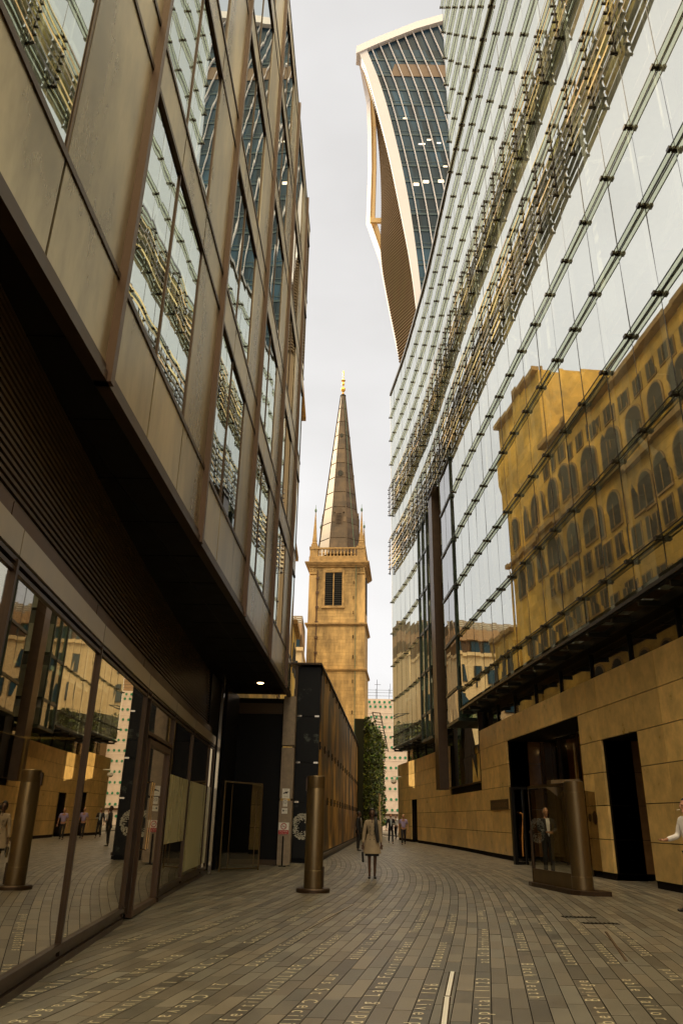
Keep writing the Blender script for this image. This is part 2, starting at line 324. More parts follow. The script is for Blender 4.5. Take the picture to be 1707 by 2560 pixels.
def ground_strip(x0, y0, x1, y1, lab, wd_=.033, lens='sign'):
    d = Vector((x1 - x0, y1 - y0)).normalized(); n = Vector((-d.y, d.x)) * wd_
    m = MB(); m.hexa([(x0 - n.x, y0 - n.y, -.004), (x0 + n.x, y0 + n.y, -.004), (x1 + n.x, y1 + n.y, -.004), (x1 - n.x, y1 - n.y, -.004),
                      (x0 - n.x, y0 - n.y, .006), (x0 + n.x, y0 + n.y, .006), (x1 + n.x, y1 + n.y, .006), (x1 - n.x, y1 - n.y, .006)])
    r = thing('ground_light', lab, 'floor light', (x0, y0, 0), 'light strips set in the paving'); m.build('channel', 'chrome', r)
    n = n * .6; m = MB(); m.hexa([(x0 - n.x, y0 - n.y, .0065), (x0 + n.x, y0 + n.y, .0065), (x1 + n.x, y1 + n.y, .0065), (x1 - n.x, y1 - n.y, .0065),
                      (x0 - n.x, y0 - n.y, .009), (x0 + n.x, y0 + n.y, .009), (x1 + n.x, y1 + n.y, .009), (x1 - n.x, y1 - n.y, .009)])
    m.build('lens', lens, r)
ground_strip(.78, 6.3, 1.02, 7.75, 'nearest pale light strip in the paving, low in the middle of the picture')
ground_strip(1.03, 7.8, 1.24, 8.95, 'pale metal light strip directly behind the nearest one between the two middle lettered rows')
ground_strip(-.4, 11.8, .35, 15.4, 'long glinting light strip in the paving in front of the tall left bollard', .022, 'fascia')
ground_strip(3.35, 9.8, 3.95, 12.3, 'faint light strip in the paving on the right, in front of the small slotted grates', .016, 'fin')
for j, (gx, gy, lab) in enumerate([(4.1, 14.1, 'small slotted drain grate in the right paving, the one farther away'), (4.2, 13.3, 'small slotted drain grate in the right paving, the nearer of the pair')]):
    r = thing('drain_grate', lab, 'drain grate', (gx, gy, 0), 'drain grates'); m = MB(); m.box(gx - .28, gx + .28, gy - .09, gy + .09, -.004, .004); m.build('frame', 'bed', r)
    m = MB()
    for i in range(8): m.box(gx - .25 + i * .066, gx - .22 + i * .066, gy - .08, gy + .08, .004, .009)
    m.build('bars', 'rail', r)
# ------------------------------------------------------------------ left glass building
LB = thing('office_building', 'dark bronze and glass office block overhanging the left side of the lane', 'building', (-8, 10, 0))
yF = [-7.5, -2.9, 1.7, 6.3, 10.85, 15.4, 20.0, 24.6]; yE = 26.57
SILL = [6.65 + 3.9 * k for k in range(5)]; WH = 3.1; TOP = 26.2
m = MB(); m.yb(fL, yF[0], yE - .02, -11, -.12, 5.62, 26.1); m.build('body', 'dark', LB)
m = MB()
for i, y0 in enumerate(yF):
    y1 = yF[i + 1] if i + 1 < len(yF) else yE
    ys = [y0, y0 + 1.52, y0 + 3.04, y1] if y1 - y0 > 3 else [y0, (y0 + y1) / 2, y1]
    nwin = 2 if len(ys) == 4 else 2
    for j in range(len(ys) - 1):
        a, b_ = ys[j] + .02, ys[j + 1] - .02
        m.yb(fL, a, b_, -.05, rt_(.25) * .012, 5.53, SILL[0] - .03, rt_(.1), 9)
        for k in range(5):
            zt = SILL[k] + WH; zn = SILL[k + 1] if k < 4 else TOP
            m.yb(fL, a, b_, -.05, rt_(.25) * .012, zt + .06, zn - .06, rt_(.1), 9)
        if j >= nwin and len(ys) == 4:
            for k in range(5): m.yb(fL, a, b_, -.05, rt_(.3) * .014, SILL[k] + .03, SILL[k] + WH - .03, rt_(.1), 9)
m.build('cladding_panels', 'panel', LB)
trim = MB()
for z in [5.5] + [z for s in SILL for z in (s - .04, s + WH - .02)] + [TOP]: trim.yb(fL, yF[0], yE, -.1, .03, z - .02, z + .055)
trim.yb(fL, yF[0], yE, -.08, .06, 5.36, 5.46); trim.build('horizontal_trim', 'bronze', LB)
for i, y0 in enumerate(yF):
    y1 = yF[i + 1] if i + 1 < len(yF) else yE
    ys = [y0, y0 + 1.52, y0 + 3.04] if y1 - y0 > 3 else [y0, (y0 + y1) / 2, y1]
    if i > 0:
        f = MB(); f.yb(fL, y0 - .05, y0 + .05, -.08, .10, 5.36, TOP + .03); f.yb(fL, y0 + .05, y0 + .17, -.08, .03, 5.42, TOP); f.build('fin', 'fin', LB)
    for k in range(5):
        if y1 < 1: continue
        fr = MB()
        for y in ys: fr.yb(fL, y - .016, y + .016, -.06, .008, SILL[k] + .03, SILL[k] + WH - .03)
        fr = fr.build('window', 'bronze', LB); gl = MB()
        for j in range(2):
            a, b_ = ys[j] + .03, ys[j + 1] - .03; q = [random.uniform(-.004, .004) for _ in range(4)]
            z0, z1 = SILL[k] + .03, SILL[k] + WH - .03
            gl.add([(fL(a) - .01 + q[0], a, z0), (fL(b_) - .01 + q[1], b_, z0), (fL(b_) - .01 + q[2], b_, z1), (fL(a) - .01 + q[3], a, z1)], [(0, 1, 2, 3)])
        gl.build('pane', 'gl_left', fr)
        bl = MB(); bl.yb(fL, ys[0] + .04, ys[2] - .04, -.118, -.112, SILL[k] + .03, SILL[k] + WH * random.choice([.25, .5, .05, .1]), 1, 9)
# soffit, louvred bulkhead, shop fascia
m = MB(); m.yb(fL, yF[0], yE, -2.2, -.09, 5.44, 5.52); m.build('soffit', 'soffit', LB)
m = MB()
for y in np.arange(-5, 26, 1.52): m.yb(fL, y - .008, y + .008, -1.2, -.1, 5.43, 5.439)
m.yb(fL, -6, yE, -.62, -.60, 5.43, 5.4385); m.build('soffit_joint', 'black', LB)
m = MB()
for i in range(22):
    z = 3.84 + i * .075; m.yb(fS, -4, 22.2, -.36 - .004 * i, -.22 - .004 * i, z, z + .035, 1., 3)
m.build('louvre_screen', 'louvre', LB)
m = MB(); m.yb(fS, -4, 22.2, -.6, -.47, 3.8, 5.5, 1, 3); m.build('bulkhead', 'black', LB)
m = MB()
yy = [-4, -.8, 2.4, 5.6, 8.8, 12.15, 15.2, 18.2, 22.2]
for a, b_ in zip(yy, yy[1:]): m.yb(fS, a + .01, b_ - .01, -.3, .03, 3.33, 3.55, rt_(.05), 9)
m.build('fascia', 'fascia', LB)
m = MB(); 
for a, b_ in zip(yy, yy[1:]): m.yb(fS, a + .01, b_ - .01, -.38, -.10, 3.56, 3.8, rt_(.05), 9)
m.build('bulkhead_band', 'fin', LB)
m = MB()
for a, b_ in zip(yy, yy[1:]):
    if abs(a - 12.15) < .1: continue
    m.yb(fS, a, b_, -.12, .03, 0, .07, 1, 9); m.yb(fS, a, b_, -.12, .0, .075, .15, 1, 9); m.yb(fS, a, b_, -.1, .04, .155, .215, 1, 9)
m.build('plinth', 'bronze', LB)
m = MB()
for z in (3.20, 3.275): m.yb(fS, -4, 22.2, -.05, .02, z, z + .035, 1, 3)
for y in (2.4, 5.6, 8.8, 12.1, 12.45, 15.15, 18.0, 21.2, 22.1): m.yb(fS, y - .022, y + .022, -.06, .035, .1, 3.3, 1, 9)
m.build('mullions', 'bronze', LB)
def pane_row(mb, f, ys, z0, z1, off=0, j=.003):
    for a, b_ in zip(ys, ys[1:]):
        q = [random.uniform(-j, j) for _ in range(4)]
        mb.add([(f(a) + off + q[0], a, z0), (f(b_) + off + q[1], b_, z0), (f(b_) + off + q[2], b_, z1), (f(a) + off + q[3], a, z1)], [(0, 1, 2, 3)])
for a, b_ in [(-2, 2.4), (2.4, 5.6), (5.6, 8.8), (8.8, 12.1), (15.15, 18.0), (18.0, 21.2), (21.2, 22.1)]:
    m = MB(); pane_row(m, fS, [a + .02, b_ - .02], .2, 3.24); m.build('shop_window', 'gl_shop', LB)
# door in the shop front
dr = MB()
for y in (12.75, 14.85): dr.yb(fS, y - .045, y + .045, -.05, .045, .02, 2.6, 1, 9)
for z in (2.52, .02): dr.yb(fS, 12.7, 14.9, -.05, .045, z, z + .09, 1, 9)
dr.yb(fS, 12.45, 15.15, -.04, .03, 2.66, 2.72, 1, 9)
do = dr.build('door', 'fin', LB)
m = MB(); pane_row(m, fS, [12.8, 14.8], .1, 2.52, -.01); m.build('pane', 'gl_shop', do)
m = MB(); pane_row(m, fS, [12.5, 15.1], 2.72, 3.24, -.01); m.build('transom_pane', 'gl_shop', do)
m = MB(); x = fS(13.0) + .1
m.tube([(x - .1, 12.98, .95), (x, 12.98, .95), (x, 12.98, 1.95), (x - .1, 12.98, 1.95)], .02); m.tube([(x, 12.98, .95), (x, 13.12, .95), (x, 13.12, 1.95), (x, 12.98, 1.95)], .02)
m.build('handle', 'chrome', do)
# shop interior
m = MB(); m.box(-9, -8.8, -5, 22, 0, 3.4); m.box(-8.8, -3.5, 22.1, 22.25, 0, 3.4); m.yb(fS, -5, 22, -5.5, -.4, 3.45, 3.6); m.build('shop_wall', 'glassint', LB)
m = MB(); m.yb(fS, -5, 22, -5.5, -.13, .0, .03); m.build('shop_floor', 'dark', LB)
m = MB(); m.yb(fS, 15.25, 17.9, .004, .010, .95, 2.2, 1, 9); m.yb(fS, 18.1, 21.1, .004, .010, .3, 2.2, .9, 9); m.yb(fS, 21.3, 22.0, .004, .010, .3, 2.2, 1, 9); m.build('frosted_screen', 'frost', LB)
vs, fs, wd = letters('WINE BAR & RESTAURANT', .17, 1.15); m = MB(); m.add([(fS(8.6 - x) - .012, 8.6 - x, 1.42 + y) for x, y, _ in vs], fs)
me_ = m.build('window_lettering', 'plaque', LB)
tbl = thing('bar_table', 'tall round bar table standing inside the nearest shop window', 'table', (-4.0, 8.6, .03))
m = MB(); m.lathe((-4.0, 8.6, 1.03), [(.02, 0), (.42, 0), (.42, .05), (.02, .05)], 28); m.build('table_top', 'suit', tbl)
m = MB(); m.lathe((-4.0, 8.6, .03), [(.26, 0), (.26, .02), (.05, .05), (.03, .3), (.03, .8), (.11, 1.0)], 20); m.build('pedestal', 'suit', tbl, True)
# recess beyond the shop
m = MB(); m.box(-7.5, -1.92, 27.25, 27.6, .0, 5.4); m.box(-3.72, -3.5, 24.2, 27.2, 0, 5.4); m.box(-7.5, -3.72, 22.3, 24.2, 0, 5.4); m.build('recess_wall', 'black', LB)
m = MB(); m.box(-3.5, -1.95, 27.18, 27.24, 4.86, 5.22); m.box(-3.5, -1.95, 27.18, 27.24, .0, .16); m.build('recess_trim', 'louvre', LB)
m = MB(); m.box(-3.42, -3.34, 22.3, 22.42, 0, 5.4); m.build('steel_post', 'chrome', LB)
m = MB(); m.lathe((-2.49, 24.2, 5.425), [(.005, 0), (.09, 0), (.10, .012), (.005, .012)], 20); m.build('downlight', 'lamp', LB)
m = MB()
for i, (z0, z1) in enumerate([(.0, 1.98), (2.0, 3.68), (3.7, 5.40)]): m.box(-1.88, -1.46, 26.65, 27.2, z0 + .06, z1, rt_(.06))
m.build('corner_pier', mat('pier_stone', (.26, .20, .14), .55, var=.15, scale=6, tone=True), LB)
# freestanding glass gate in the recess
gt = thing('glass_gate', 'steel framed clear glass gate in the dark recess left of the signs', 'gate', (-2.9, 24.2, 0))
fr = MB()
fr.tube([(-3.3, 23.6, 0), (-3.3, 23.6, 2.45)], .03); fr.tube([(-2.28, 24.6, 0), (-2.28, 24.6, 2.4)], .022); fr.tube([(-3.3, 23.6, 2.42), (-2.28, 24.6, 2.4)], .022); fr.tube([(-3.3, 23.6, .06), (-2.28, 24.6, .06)], .02)
fr.tube([(-3.1, 23.8, .08), (-3.1, 23.8, 2.35)], .014); fr.tube([(-2.42, 24.46, .1), (-2.42, 24.46, 2.2)], .012)
fr.build('frame', 'bronzecyl', gt)
m = MB(); m.add([(-3.28, 23.62, .1), (-2.3, 24.58, .1), (-2.3, 24.58, 2.38), (-3.28, 23.62, 2.4)], [(0, 1, 2, 3)]); m.build('pane', 'gl_clear', gt)
# notices on the pier
def notice(name, lab, x0, x1, z0, z1, kind):
    y = 26.645; r = thing(name, lab, 'sign', ((x0 + x1) / 2, y, z0), 'notices on the grey pier')
    m = MB(); m.box(x0, x1, y - .012, y, z0, z1); m.build('board', 'sign', r); cx = (x0 + x1) / 2; w = x1 - x0; h = z1 - z0
    k = MB()
    def ring(cx, cz, r0, r1):
        n = 24; vs = []; fs = []
        for i in range(n):
            a = 2 * PI * i / n; vs += [(cx + r0 * math.cos(a), y - .016, cz + r0 * math.sin(a)), (cx + r1 * math.cos(a), y - .016, cz + r1 * math.sin(a))]
        for i in range(n): j = (i + 1) % n; fs.append((2 * i, 2 * i + 1, 2 * j + 1, 2 * j))
        return vs, fs
    def txt(s, size, cz, mb):
        vs, fs, wd = letters(s, size); mb.add([(cx - wd / 2 + a, y - .0165, cz + b_) for a, b_, _ in vs], fs)
    if kind == 'cctv':
        k.box(cx - .07, cx + .05, y - .016, y - .013, z0 + h * .5, z0 + h * .62); k.box(cx - .02, cx + .09, y - .0165, y - .013, z0 + h * .62, z0 + h * .7); k.box(cx - .09, cx - .06, y - .016, y - .013, z0 + h * .45, z0 + h * .55)
        txt('CCTV', .045, z0 + h * .82, k); txt('in operation', .03, z0 + h * .2, k)
    elif kind == 'text':
        k.box(x0 + .03, x0 + .08, y - .016, y - .013, z0 + h * .4, z0 + h * .7); vs, fs, wd = letters('NOTICE', .04); k.add([(x0 + .1 + a, y - .0165, z0 + h * .45 + b_) for a, b_, _ in vs], fs)
    elif kind == 'small':
        vs, fs = ring(cx, z0 + h * .62, .045, .055); k.add(vs, fs); k.box(cx - .03, cx + .03, y - .0165, y - .013, z0 + h * .6, z0 + h * .64)
    else:
        rr = MB(); vs, fs = ring(cx, z0 + h * .68, .075, .098); rr.add(vs, fs)
        c = .055; rr.add([(cx - c - .008, y - .0162, z0 + h * .68 + c), (cx - c + .008, y - .0162, z0 + h * .68 + c), (cx + c + .008, y - .0162, z0 + h * .68 - c), (cx + c - .008, y - .0162, z0 + h * .68 - c)], [(0, 1, 2, 3)])
        rr.box(x0 + .004, x1 - .004, y - .014, y - .0125, z0 + .004, z0 + h * .36); rr.build('red_band', 'signr', r)
        k.box(cx - .06, cx + .05, y - .0155, y - .013, z0 + h * .665, z0 + h * .695)
        wtx = MB(); txt('No Smoking', .052, z0 + h * .22, wtx); txt('In This Area', .046, z0 + h * .07, wtx); wtx.build('lettering', 'sign', r)
    k.build('symbol', 'signk', r)
notice('notice_sign', 'white camera notice, topmost on the grey pier', -1.80, -1.55, 2.05, 2.36, 'cctv')
notice('notice_sign', 'small white square notice with a round symbol under the camera notice', -1.76, -1.61, 1.80, 2.02, 'small')
notice('notice_sign', 'small white landscape notice between the round symbol notice and the red one', -1.79, -1.60, 1.58, 1.75, 'text')
notice('notice_sign', 'white and red no smoking sign, lowest on the grey pier', -1.87, -1.53, .95, 1.31, 'smoke')
m = MB(); m.box(-1.73, -1.68, 26.6, 26.64, 0, .9); m.box(-1.80, -1.58, 26.45, 26.64, 0, .03)
tag(m.build('sign_post', 'black'), 'short black post standing against the grey pier under the red sign', 'post')
# ------------------------------------------------------------------ hoarding wall beside the lane
fH = curve([(-1.4, 20), (-.66, 29), (-.1, 36.6), (.72, 48), (1.5, 59), (2.05, 70), (3, 90)], 2)
HO = thing('hoarding', 'long curved hoarding printed with grass and a black front, left of the walking people', 'hoarding', (-.5, 30, 0))
m = MB(); ys = list(np.arange(29.3, 67, 1.9))
for a, b_ in zip(ys, ys[1:]):
    for z0, z1 in ((.28, 2.1), (2.12, 3.98), (4.0, 6.85)): m.yb(fH, a + .003, b_ - .003, -.03, .0, z0, z1, 1, 9)
m.build('grass_print_panels', 'hoard', HO)
m = MB(); m.yb(fH, 28.9, 67, -.9, -.04, .0, 6.8, 1, 3); m.yb(fH, 29.2, 67, -.1, .06, .0, .1, 1, 3); m.build('backing', 'black', HO)
m = MB(); m.yb(fH, 29.2, 67, -.04, .09, .12, .22, 1, 3); m.build('foot_rail', 'louvre', HO)
m = MB(); m.yb(fH, 28.5, 67, -1.1, .07, 6.88, 6.95, 1, 3); m.build('top_cap', 'bronze', HO)
m = MB()
for y in ys:
    for z in (2.11, 3.99, 6.75): m.yb(fH, y - .025, y + .025, -.02, .035, z - .14, z + .14, 1, 9)
for z in (2.11, 3.99): m.yb(fH, 29.3, 67, -.02, .012, z - .012, z + .012, 1, 3)
m.build('clips', 'black', HO)
m = MB(); 
for z0, z1 in ((.15, 1.98), (2.0, 3.33), (3.35, 4.98), (5.0, 6.82)): m.box(-1.52, -.67, 28.75, 28.8, z0, z1)
m.build('black_print_panels', 'flower', HO)
m = MB()
for z in (1.99, 3.34, 4.99):
    for x in (-1.5, -.85): m.box(x, x + .16, 28.7, 28.745, z - .03, z + .03)
m.build('end_clips', 'chrome', HO)
m = MB(); m.box(-1.64, -1.53, 28.6, 28.9, 0, 6.87); m.build('end_post', 'louvre', HO)
# dandelion print
m = MB(); cx, cz = -1.18, 1.18
for i in range(420):
    a = random.random() * 2 * PI; r = .16 + .27 * math.sqrt(random.random()); s = .03; x, z = cx + r * math.cos(a) * .85, cz + r * math.sin(a)
    if x < -1.5 or x > -.69: continue
    m.add([(x - s, 28.744 - i * 1e-5, z), (x, 28.744 - i * 1e-5, z - s * .6), (x + s, 28.744 - i * 1e-5, z), (x, 28.744 - i * 1e-5, z + s * .7)], [(0, 1, 2, 3)], rt_(.3))
m.build('flower_print', mat('pale_print', (.42, .40, .32), .5, tone=True), HO)
# ------------------------------------------------------------------ right glass building
RB = thing('glass_office_block', 'tall curved office block of pale fritted glass above a stone base on the right', 'building', (12, 30, 0))
YN = -8
def seg_range(z):
    s = []
    if z < 20.5: s += [(YN, 38.8), (51.6, 62.4)]
    elif z < 39: s += [(YN, 62.4)]
    else: s += [(YN, 35.3)]
    return s
rowsz = [6.9, 7.65, 10.5, 13.3, 16.05, 18.8, 21.4]
up_rows = [24.7, 26.9, 29.7, 32.0, 34.5, 37.0, 39.4, 42.0, 44.6, 47.2, 49.8, 52.4, 55.0, 57.6, 60.2, 62.8]
allz = rowsz + up_rows; PW = 1.73
def ysteps(a, b_):
    n = max(1, round((b_ - a) / PW)); return [a + (b_ - a) * i / n for i in range(n + 1)]
for z0, z1 in zip(allz, allz[1:]):
    zm = (z0 + z1) / 2
    for a, b_ in seg_range(zm):
        gm = MB()
        st = ysteps(a, b_)
        for p, q in zip(st, st[1:]):
            j = [random.uniform(-.009, .009) for _ in range(4)]; p_, q_ = p + .012, q - .012
            gm.add([(fG(p_) + j[0], p_, z0 + .01), (fG(q_) + j[1], q_, z0 + .01), (fG(q_) + j[2], q_, z1 - .01), (fG(p_) + j[3], p_, z1 - .01)], [(0, 1, 2, 3)])
        gm.build('glazing_band', 'gl_right', RB)
jm = MB()
for z0, z1 in zip(allz, allz[1:]):
    for a, b_ in seg_range((z0 + z1) / 2):
        for p in ysteps(a, b_): jm.yb(fG, p - .014, p + .014, -.004, .03, z0, z1, 1, 9)
jm.build('glazing_joints', 'rail', RB)
def fin_row(z, a, b_, proj=.14, name='glass_fin'):
    m = MB(); m.yb(fG, a, b_, -proj, -.04, z - .008, z + .008); fo = m.build(name, 'gl_fin', RB)
    m = MB(); m.yb(fG, a, b_, -proj - .02, -proj, z - .014, z + .014); m.yb(fG, a, b_, -.035, -.012, z - .016, z + .016); m.build('edge_rail', 'rail', fo)
    m = MB()
    for p in ysteps(a, b_):
        m.yb(fG, p - .03, p + .03, -proj - .04, .0, z - .035, z - .012); m.yb(fG, p - .07, p + .07, -proj - .05, -proj + .03, z - .05, z + .04); m.yb(fG, p - .06, p + .06, -.08, -.0, z - .05, z + .04)
    m.build('clamp', 'clamp', fo)
for z in [7.65, 10.5, 13.3, 16.05, 18.8]:
    for a, b_ in seg_range(z): fin_row(z, a, b_)
for z in up_rows: 
    a, b_ = seg_range(z - .1)[0]; fin_row(z, a, b_)
for zb, zt in ((21.4, 24.7), (26.9, 29.7)):
    lv = MB(); cl = MB(); z = zb; n = 0
    while z < zt - .1:
        st = ysteps(YN, 62.4)
        for p, q in zip(st, st[1:]):
            t = random.choice([.12, .3, .8, 1.6, 2.4]); j = random.uniform(-.02, .02); tl = (t, t * random.uniform(.9, 1.1), t * random.uniform(.8, 1.3))  # per-blade tone paints gold glints and dark reflections into the colour
            xa, xb = fG(p), fG(q); o0, o1 = -.30 + j, -.30 - j; zt_ = random.uniform(.18, .26)
            lv.hexa([(xa + o0, p + .03, z), (xa + o0 + .012, p + .03, z), (xb + o1 + .012, q - .03, z), (xb + o1, q - .03, z), (xa + o0 + .05, p + .03, z + zt_), (xa + o0 + .062, p + .03, z + zt_), (xb + o1 + .062, q - .03, z + zt_), (xb + o1 + .05, q - .03, z + zt_)], tl)
        for p in st: cl.yb(fG, p - .035, p + .035, -.33, -.1, z - .04, z + .02)
        z += .42
    for p in ysteps(YN, 62.4): cl.yb(fG, p - .02, p + .02, -.2, -.14, zb - .1, zt)
    lo = lv.build('louvre_bank', 'fing', RB); cl.build('clamp', 'clamp', lo)
# interior behind the glass
m = MB()
for z in (10.3, 15.85, 21.2, 26.7, 32.2, 36.8): 
    m.yb(fG, YN, 38.6, .9, 5.2, z, z + .3, 1, 4); 
    if z > 20: m.yb(fG, 38.6, 62.2, .9, 5.2, z, z + .3, 1, 4)
    else: m.yb(fG, 51.8, 62.2, .9, 5.2, z, z + .3, 1, 4)
for z in (42, 47.2, 52.4, 57.6): m.yb(fG, YN, 35, .9, 5.2, z, z + .3, 1, 4)
m.build('floor_slab', 'pale', RB)
m = MB()
for y in np.arange(-6, 62, 5.19):
    if 39 < y < 51: continue
    zt = 62 if y < 35 else 39
    m.yb(fG, y - .16, y + .16, 1.2, 1.5, 6.9, zt, 1, 9)
    for q in (.9, -.9): m.yb(fG, y + q - .05, y + q + .05, .5, .62, 6.9, zt, 1, 9)
for y in np.arange(-6, 56, 10.38):
    if 33 < y < 51: continue
    for z in (7, 18, 29):
        m.tube([(fG(y) + 1.35, y, z), (fG(y + 5.19) + 1.35, y + 5.19, z + 5.5), (fG(y) + 1.35, y, z + 11)], .11, 6)
m.build('frame_column', 'white', RB)
m = MB()
for z in (8.9, 11.8, 14.6, 17.4, 20.2):
    for y in np.arange(-5, 37, 3.46): m.yb(fG, y, y + 2.2, .25, .75, z, z + .03, 1, 9)
m.build('maintenance_grating', 'sheetline', RB)
m = MB(); m.yb(fG, YN, 62.2, 5.3, 20, 0, 39.2); m.yb(fG, YN, 35.1, 5.31, 20, 39.25, 62.6); m.build('core', 'pale', RB)
m = MB(); m.yb(fG, YN, 62.4, -.1, 20, 39.42, 39.7); m.build('roof', 'rail', RB)
m = MB(); m.yb(fG, 62.4, 62.55, .0, 20, 6.9, 39.4); m.yb(fG, 35.2, 35.35, .2, 20, 39.72, 62.7); m.build('end_wall', 'pale', RB)
# canopy ledges under the glass
for a, b_ in ((YN, 38.9), (51.6, 62.4)):
    m = MB(); m.yb(fG, a, b_, -.10, -.03, 6.66, 6.76); m.yb(fG, a, b_, .0, .04, 6.62, 6.74); m.yb(fG, a, b_, .52, .6, 6.5, 6.74); co = m.build('canopy', 'rail', RB)
    m = MB(); y = a
    while y < b_ - .8: m.yb(fG, y, y + .75, .05, .5, 6.67, 6.69, 1, 9); y += 1.2
    m.build('grating', 'louvre', co)
    m = MB(); y = a
    while y < b_: m.yb(fG, y - .04, y + .04, -.02, .66, 6.48, 6.62, 1, 9); y += 1.73
    m.build('bracket', 'rail', co)
m = MB()
for y in np.arange(-7, 38, 5.19): m.yb(fG, y + .3, y + 1.5, .18, .24, 6.63, 6.65, 1, 9)
# stone base
openings = [(24.65, 33.2, 0, 4.65), (20.5, 23.0, 0, 3.75), (57.2, 59.2, 0, 2.85), (38.2, 46.4, 3.25, 9)]
def clear(y0, y1, z0, z1):
    return not any(y1 > a + .02 and y0 < b_ - .02 and z1 > c + .02 and z0 < d - .02 for a, b_, c, d in openings)
m = MB(); zs = [.17, 1.04, 1.95, 2.86, 3.755, 4.665, 5.6]
base_ys = sorted(set(list(np.round(np.arange(YN, 20, 1.5), 2)) + [20.5, 23.0, 23.8, 24.65] + list(np.round(np.arange(26.07, 33.2, 1.43), 2)) + [33.2] + list(np.round(np.arange(34.7, 38, 1.6), 2)) + [38.2] + list(np.round(np.arange(39.6, 46, 1.36), 2)) + [46.4] + list(np.round(np.arange(48, 57, 1.55), 2)) + [57.2, 59.2, 60.6, 62, 63.4, 64.5]))
for a, b_ in zip(base_ys, base_ys[1:]):
    for z0, z1 in zip(zs, zs[1:]):
        if clear(a, b_, z0, z1): m.yb(fW, a + .009, b_ - .009, 0, .12, z0 + .011, z1 - .011, rt_(.15), 9)
        elif (a + .01 > 57.19 and b_ < 59.21 and z0 < 2.86 < z1): pass
m.build('stone_cladding', 'stone', RB)
m = MB(); cuts = sorted({YN, 64.5} | {v for o in openings for v in o[:2]})
for a, b_ in zip(cuts, cuts[1:]):
    o = [o for o in openings if o[0] <= a + .01 and o[1] >= b_ - .01]
    if not o: m.yb(fW, a, b_, .07, .9, .0, 5.6); m.yb(fW, a, b_, .03, .9, 0, .165)
    else:
        c, d = o[0][2:]
        if c > 0: m.yb(fW, a, b_, .07, .9, 0, c)
        if d < 5.6: m.yb(fW, a, b_, .07, 1.6, d, 5.6)
m.build('base_backing', 'joint', RB)
# reveals facing the lane walker (far jamb of each opening)
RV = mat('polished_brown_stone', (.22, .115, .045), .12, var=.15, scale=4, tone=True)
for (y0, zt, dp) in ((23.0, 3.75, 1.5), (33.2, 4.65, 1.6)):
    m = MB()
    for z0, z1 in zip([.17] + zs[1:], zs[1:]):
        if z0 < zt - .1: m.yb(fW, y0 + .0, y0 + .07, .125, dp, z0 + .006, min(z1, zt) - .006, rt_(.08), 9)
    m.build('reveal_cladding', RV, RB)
m = MB(); m.yb(fW, 20.5, 23.0, 1.5, 1.7, 0, 3.75); m.yb(fW, 57.2, 59.2, .5, .7, 0, 2.9); m.yb(fW, 20.4, 23.1, .12, 1.5, 3.76, 3.9); m.build('side_door', 'black', RB)
m = MB(); m.yb(fW, 24.65, 33.2, 1.9, 2.0, 0, 4.65); m.yb(fW, 24.6, 24.66, .13, 2.0, 0, 4.65); ent = m.build('entrance', 'black', RB)
m = MB(); pane_row(m, fW, [24.7, 26.8, 28.9, 31, 33.1], .1, 4.6, 1.5); m.build('pane', 'gl_dark', ent)
m = MB()
for y in (24.7, 26.8, 28.9, 31, 33.1): m.yb(fW, y - .04, y + .04, 1.42, 1.52, 0, 4.6)
m.yb(fW, 24.7, 33.1, 1.42, 1.52, 2.6, 2.7); m.build('frame', 'bronze', ent)
m = MB(); m.yb(fW, 29.2, 30.7, 1.7, 1.8, .1, 4.5); m.build('timber_panel', 'orange', ent)
for ly in (27.4, 31.6):
    m = MB(); m.lathe((fW(ly) + 1.66, ly, 4.3), [(.01, 0), (.05, .02), (.05, .08), (.01, .1)], 12); m.build('lobby_lamp', 'lamp', ent)
m = MB(); m.lathe((fW(24.9) + 1.35, 24.95, .62), [(.01, 0), (.03, .02), (.03, .05), (.01, .07)], 10); m.build('step_lamp', 'lamp', ent)
# clerestory
m = MB(); m.yb(fW, YN, 38.2, .35, .4, 5.62, 6.5, 1, 3); m.yb(fW, 46.4, 62, .35, .4, 5.62, 6.5, 1, 3); m.build('clerestory_glass', 'gl_dark', RB)
m = MB(); m.yb(fW, YN, 38.2, .8, .9, 5.6, 6.7, 1, 3); m.yb(fW, 46.4, 62, .8, .9, 5.6, 6.7, 1, 3)
for y in list(np.arange(YN, 38, 2.9)) + list(np.arange(46.6, 62, 2.9)): m.yb(fW, y - .03, y + .03, .28, .36, 5.6, 6.5)
m.yb(fW, YN, 38.2, -.03, .4, 6.52, 6.6, 1, 3); m.yb(fW, 46.4, 62, -.03, .4, 6.52, 6.6, 1, 3); m.build('clerestory_frame', 'black', RB)
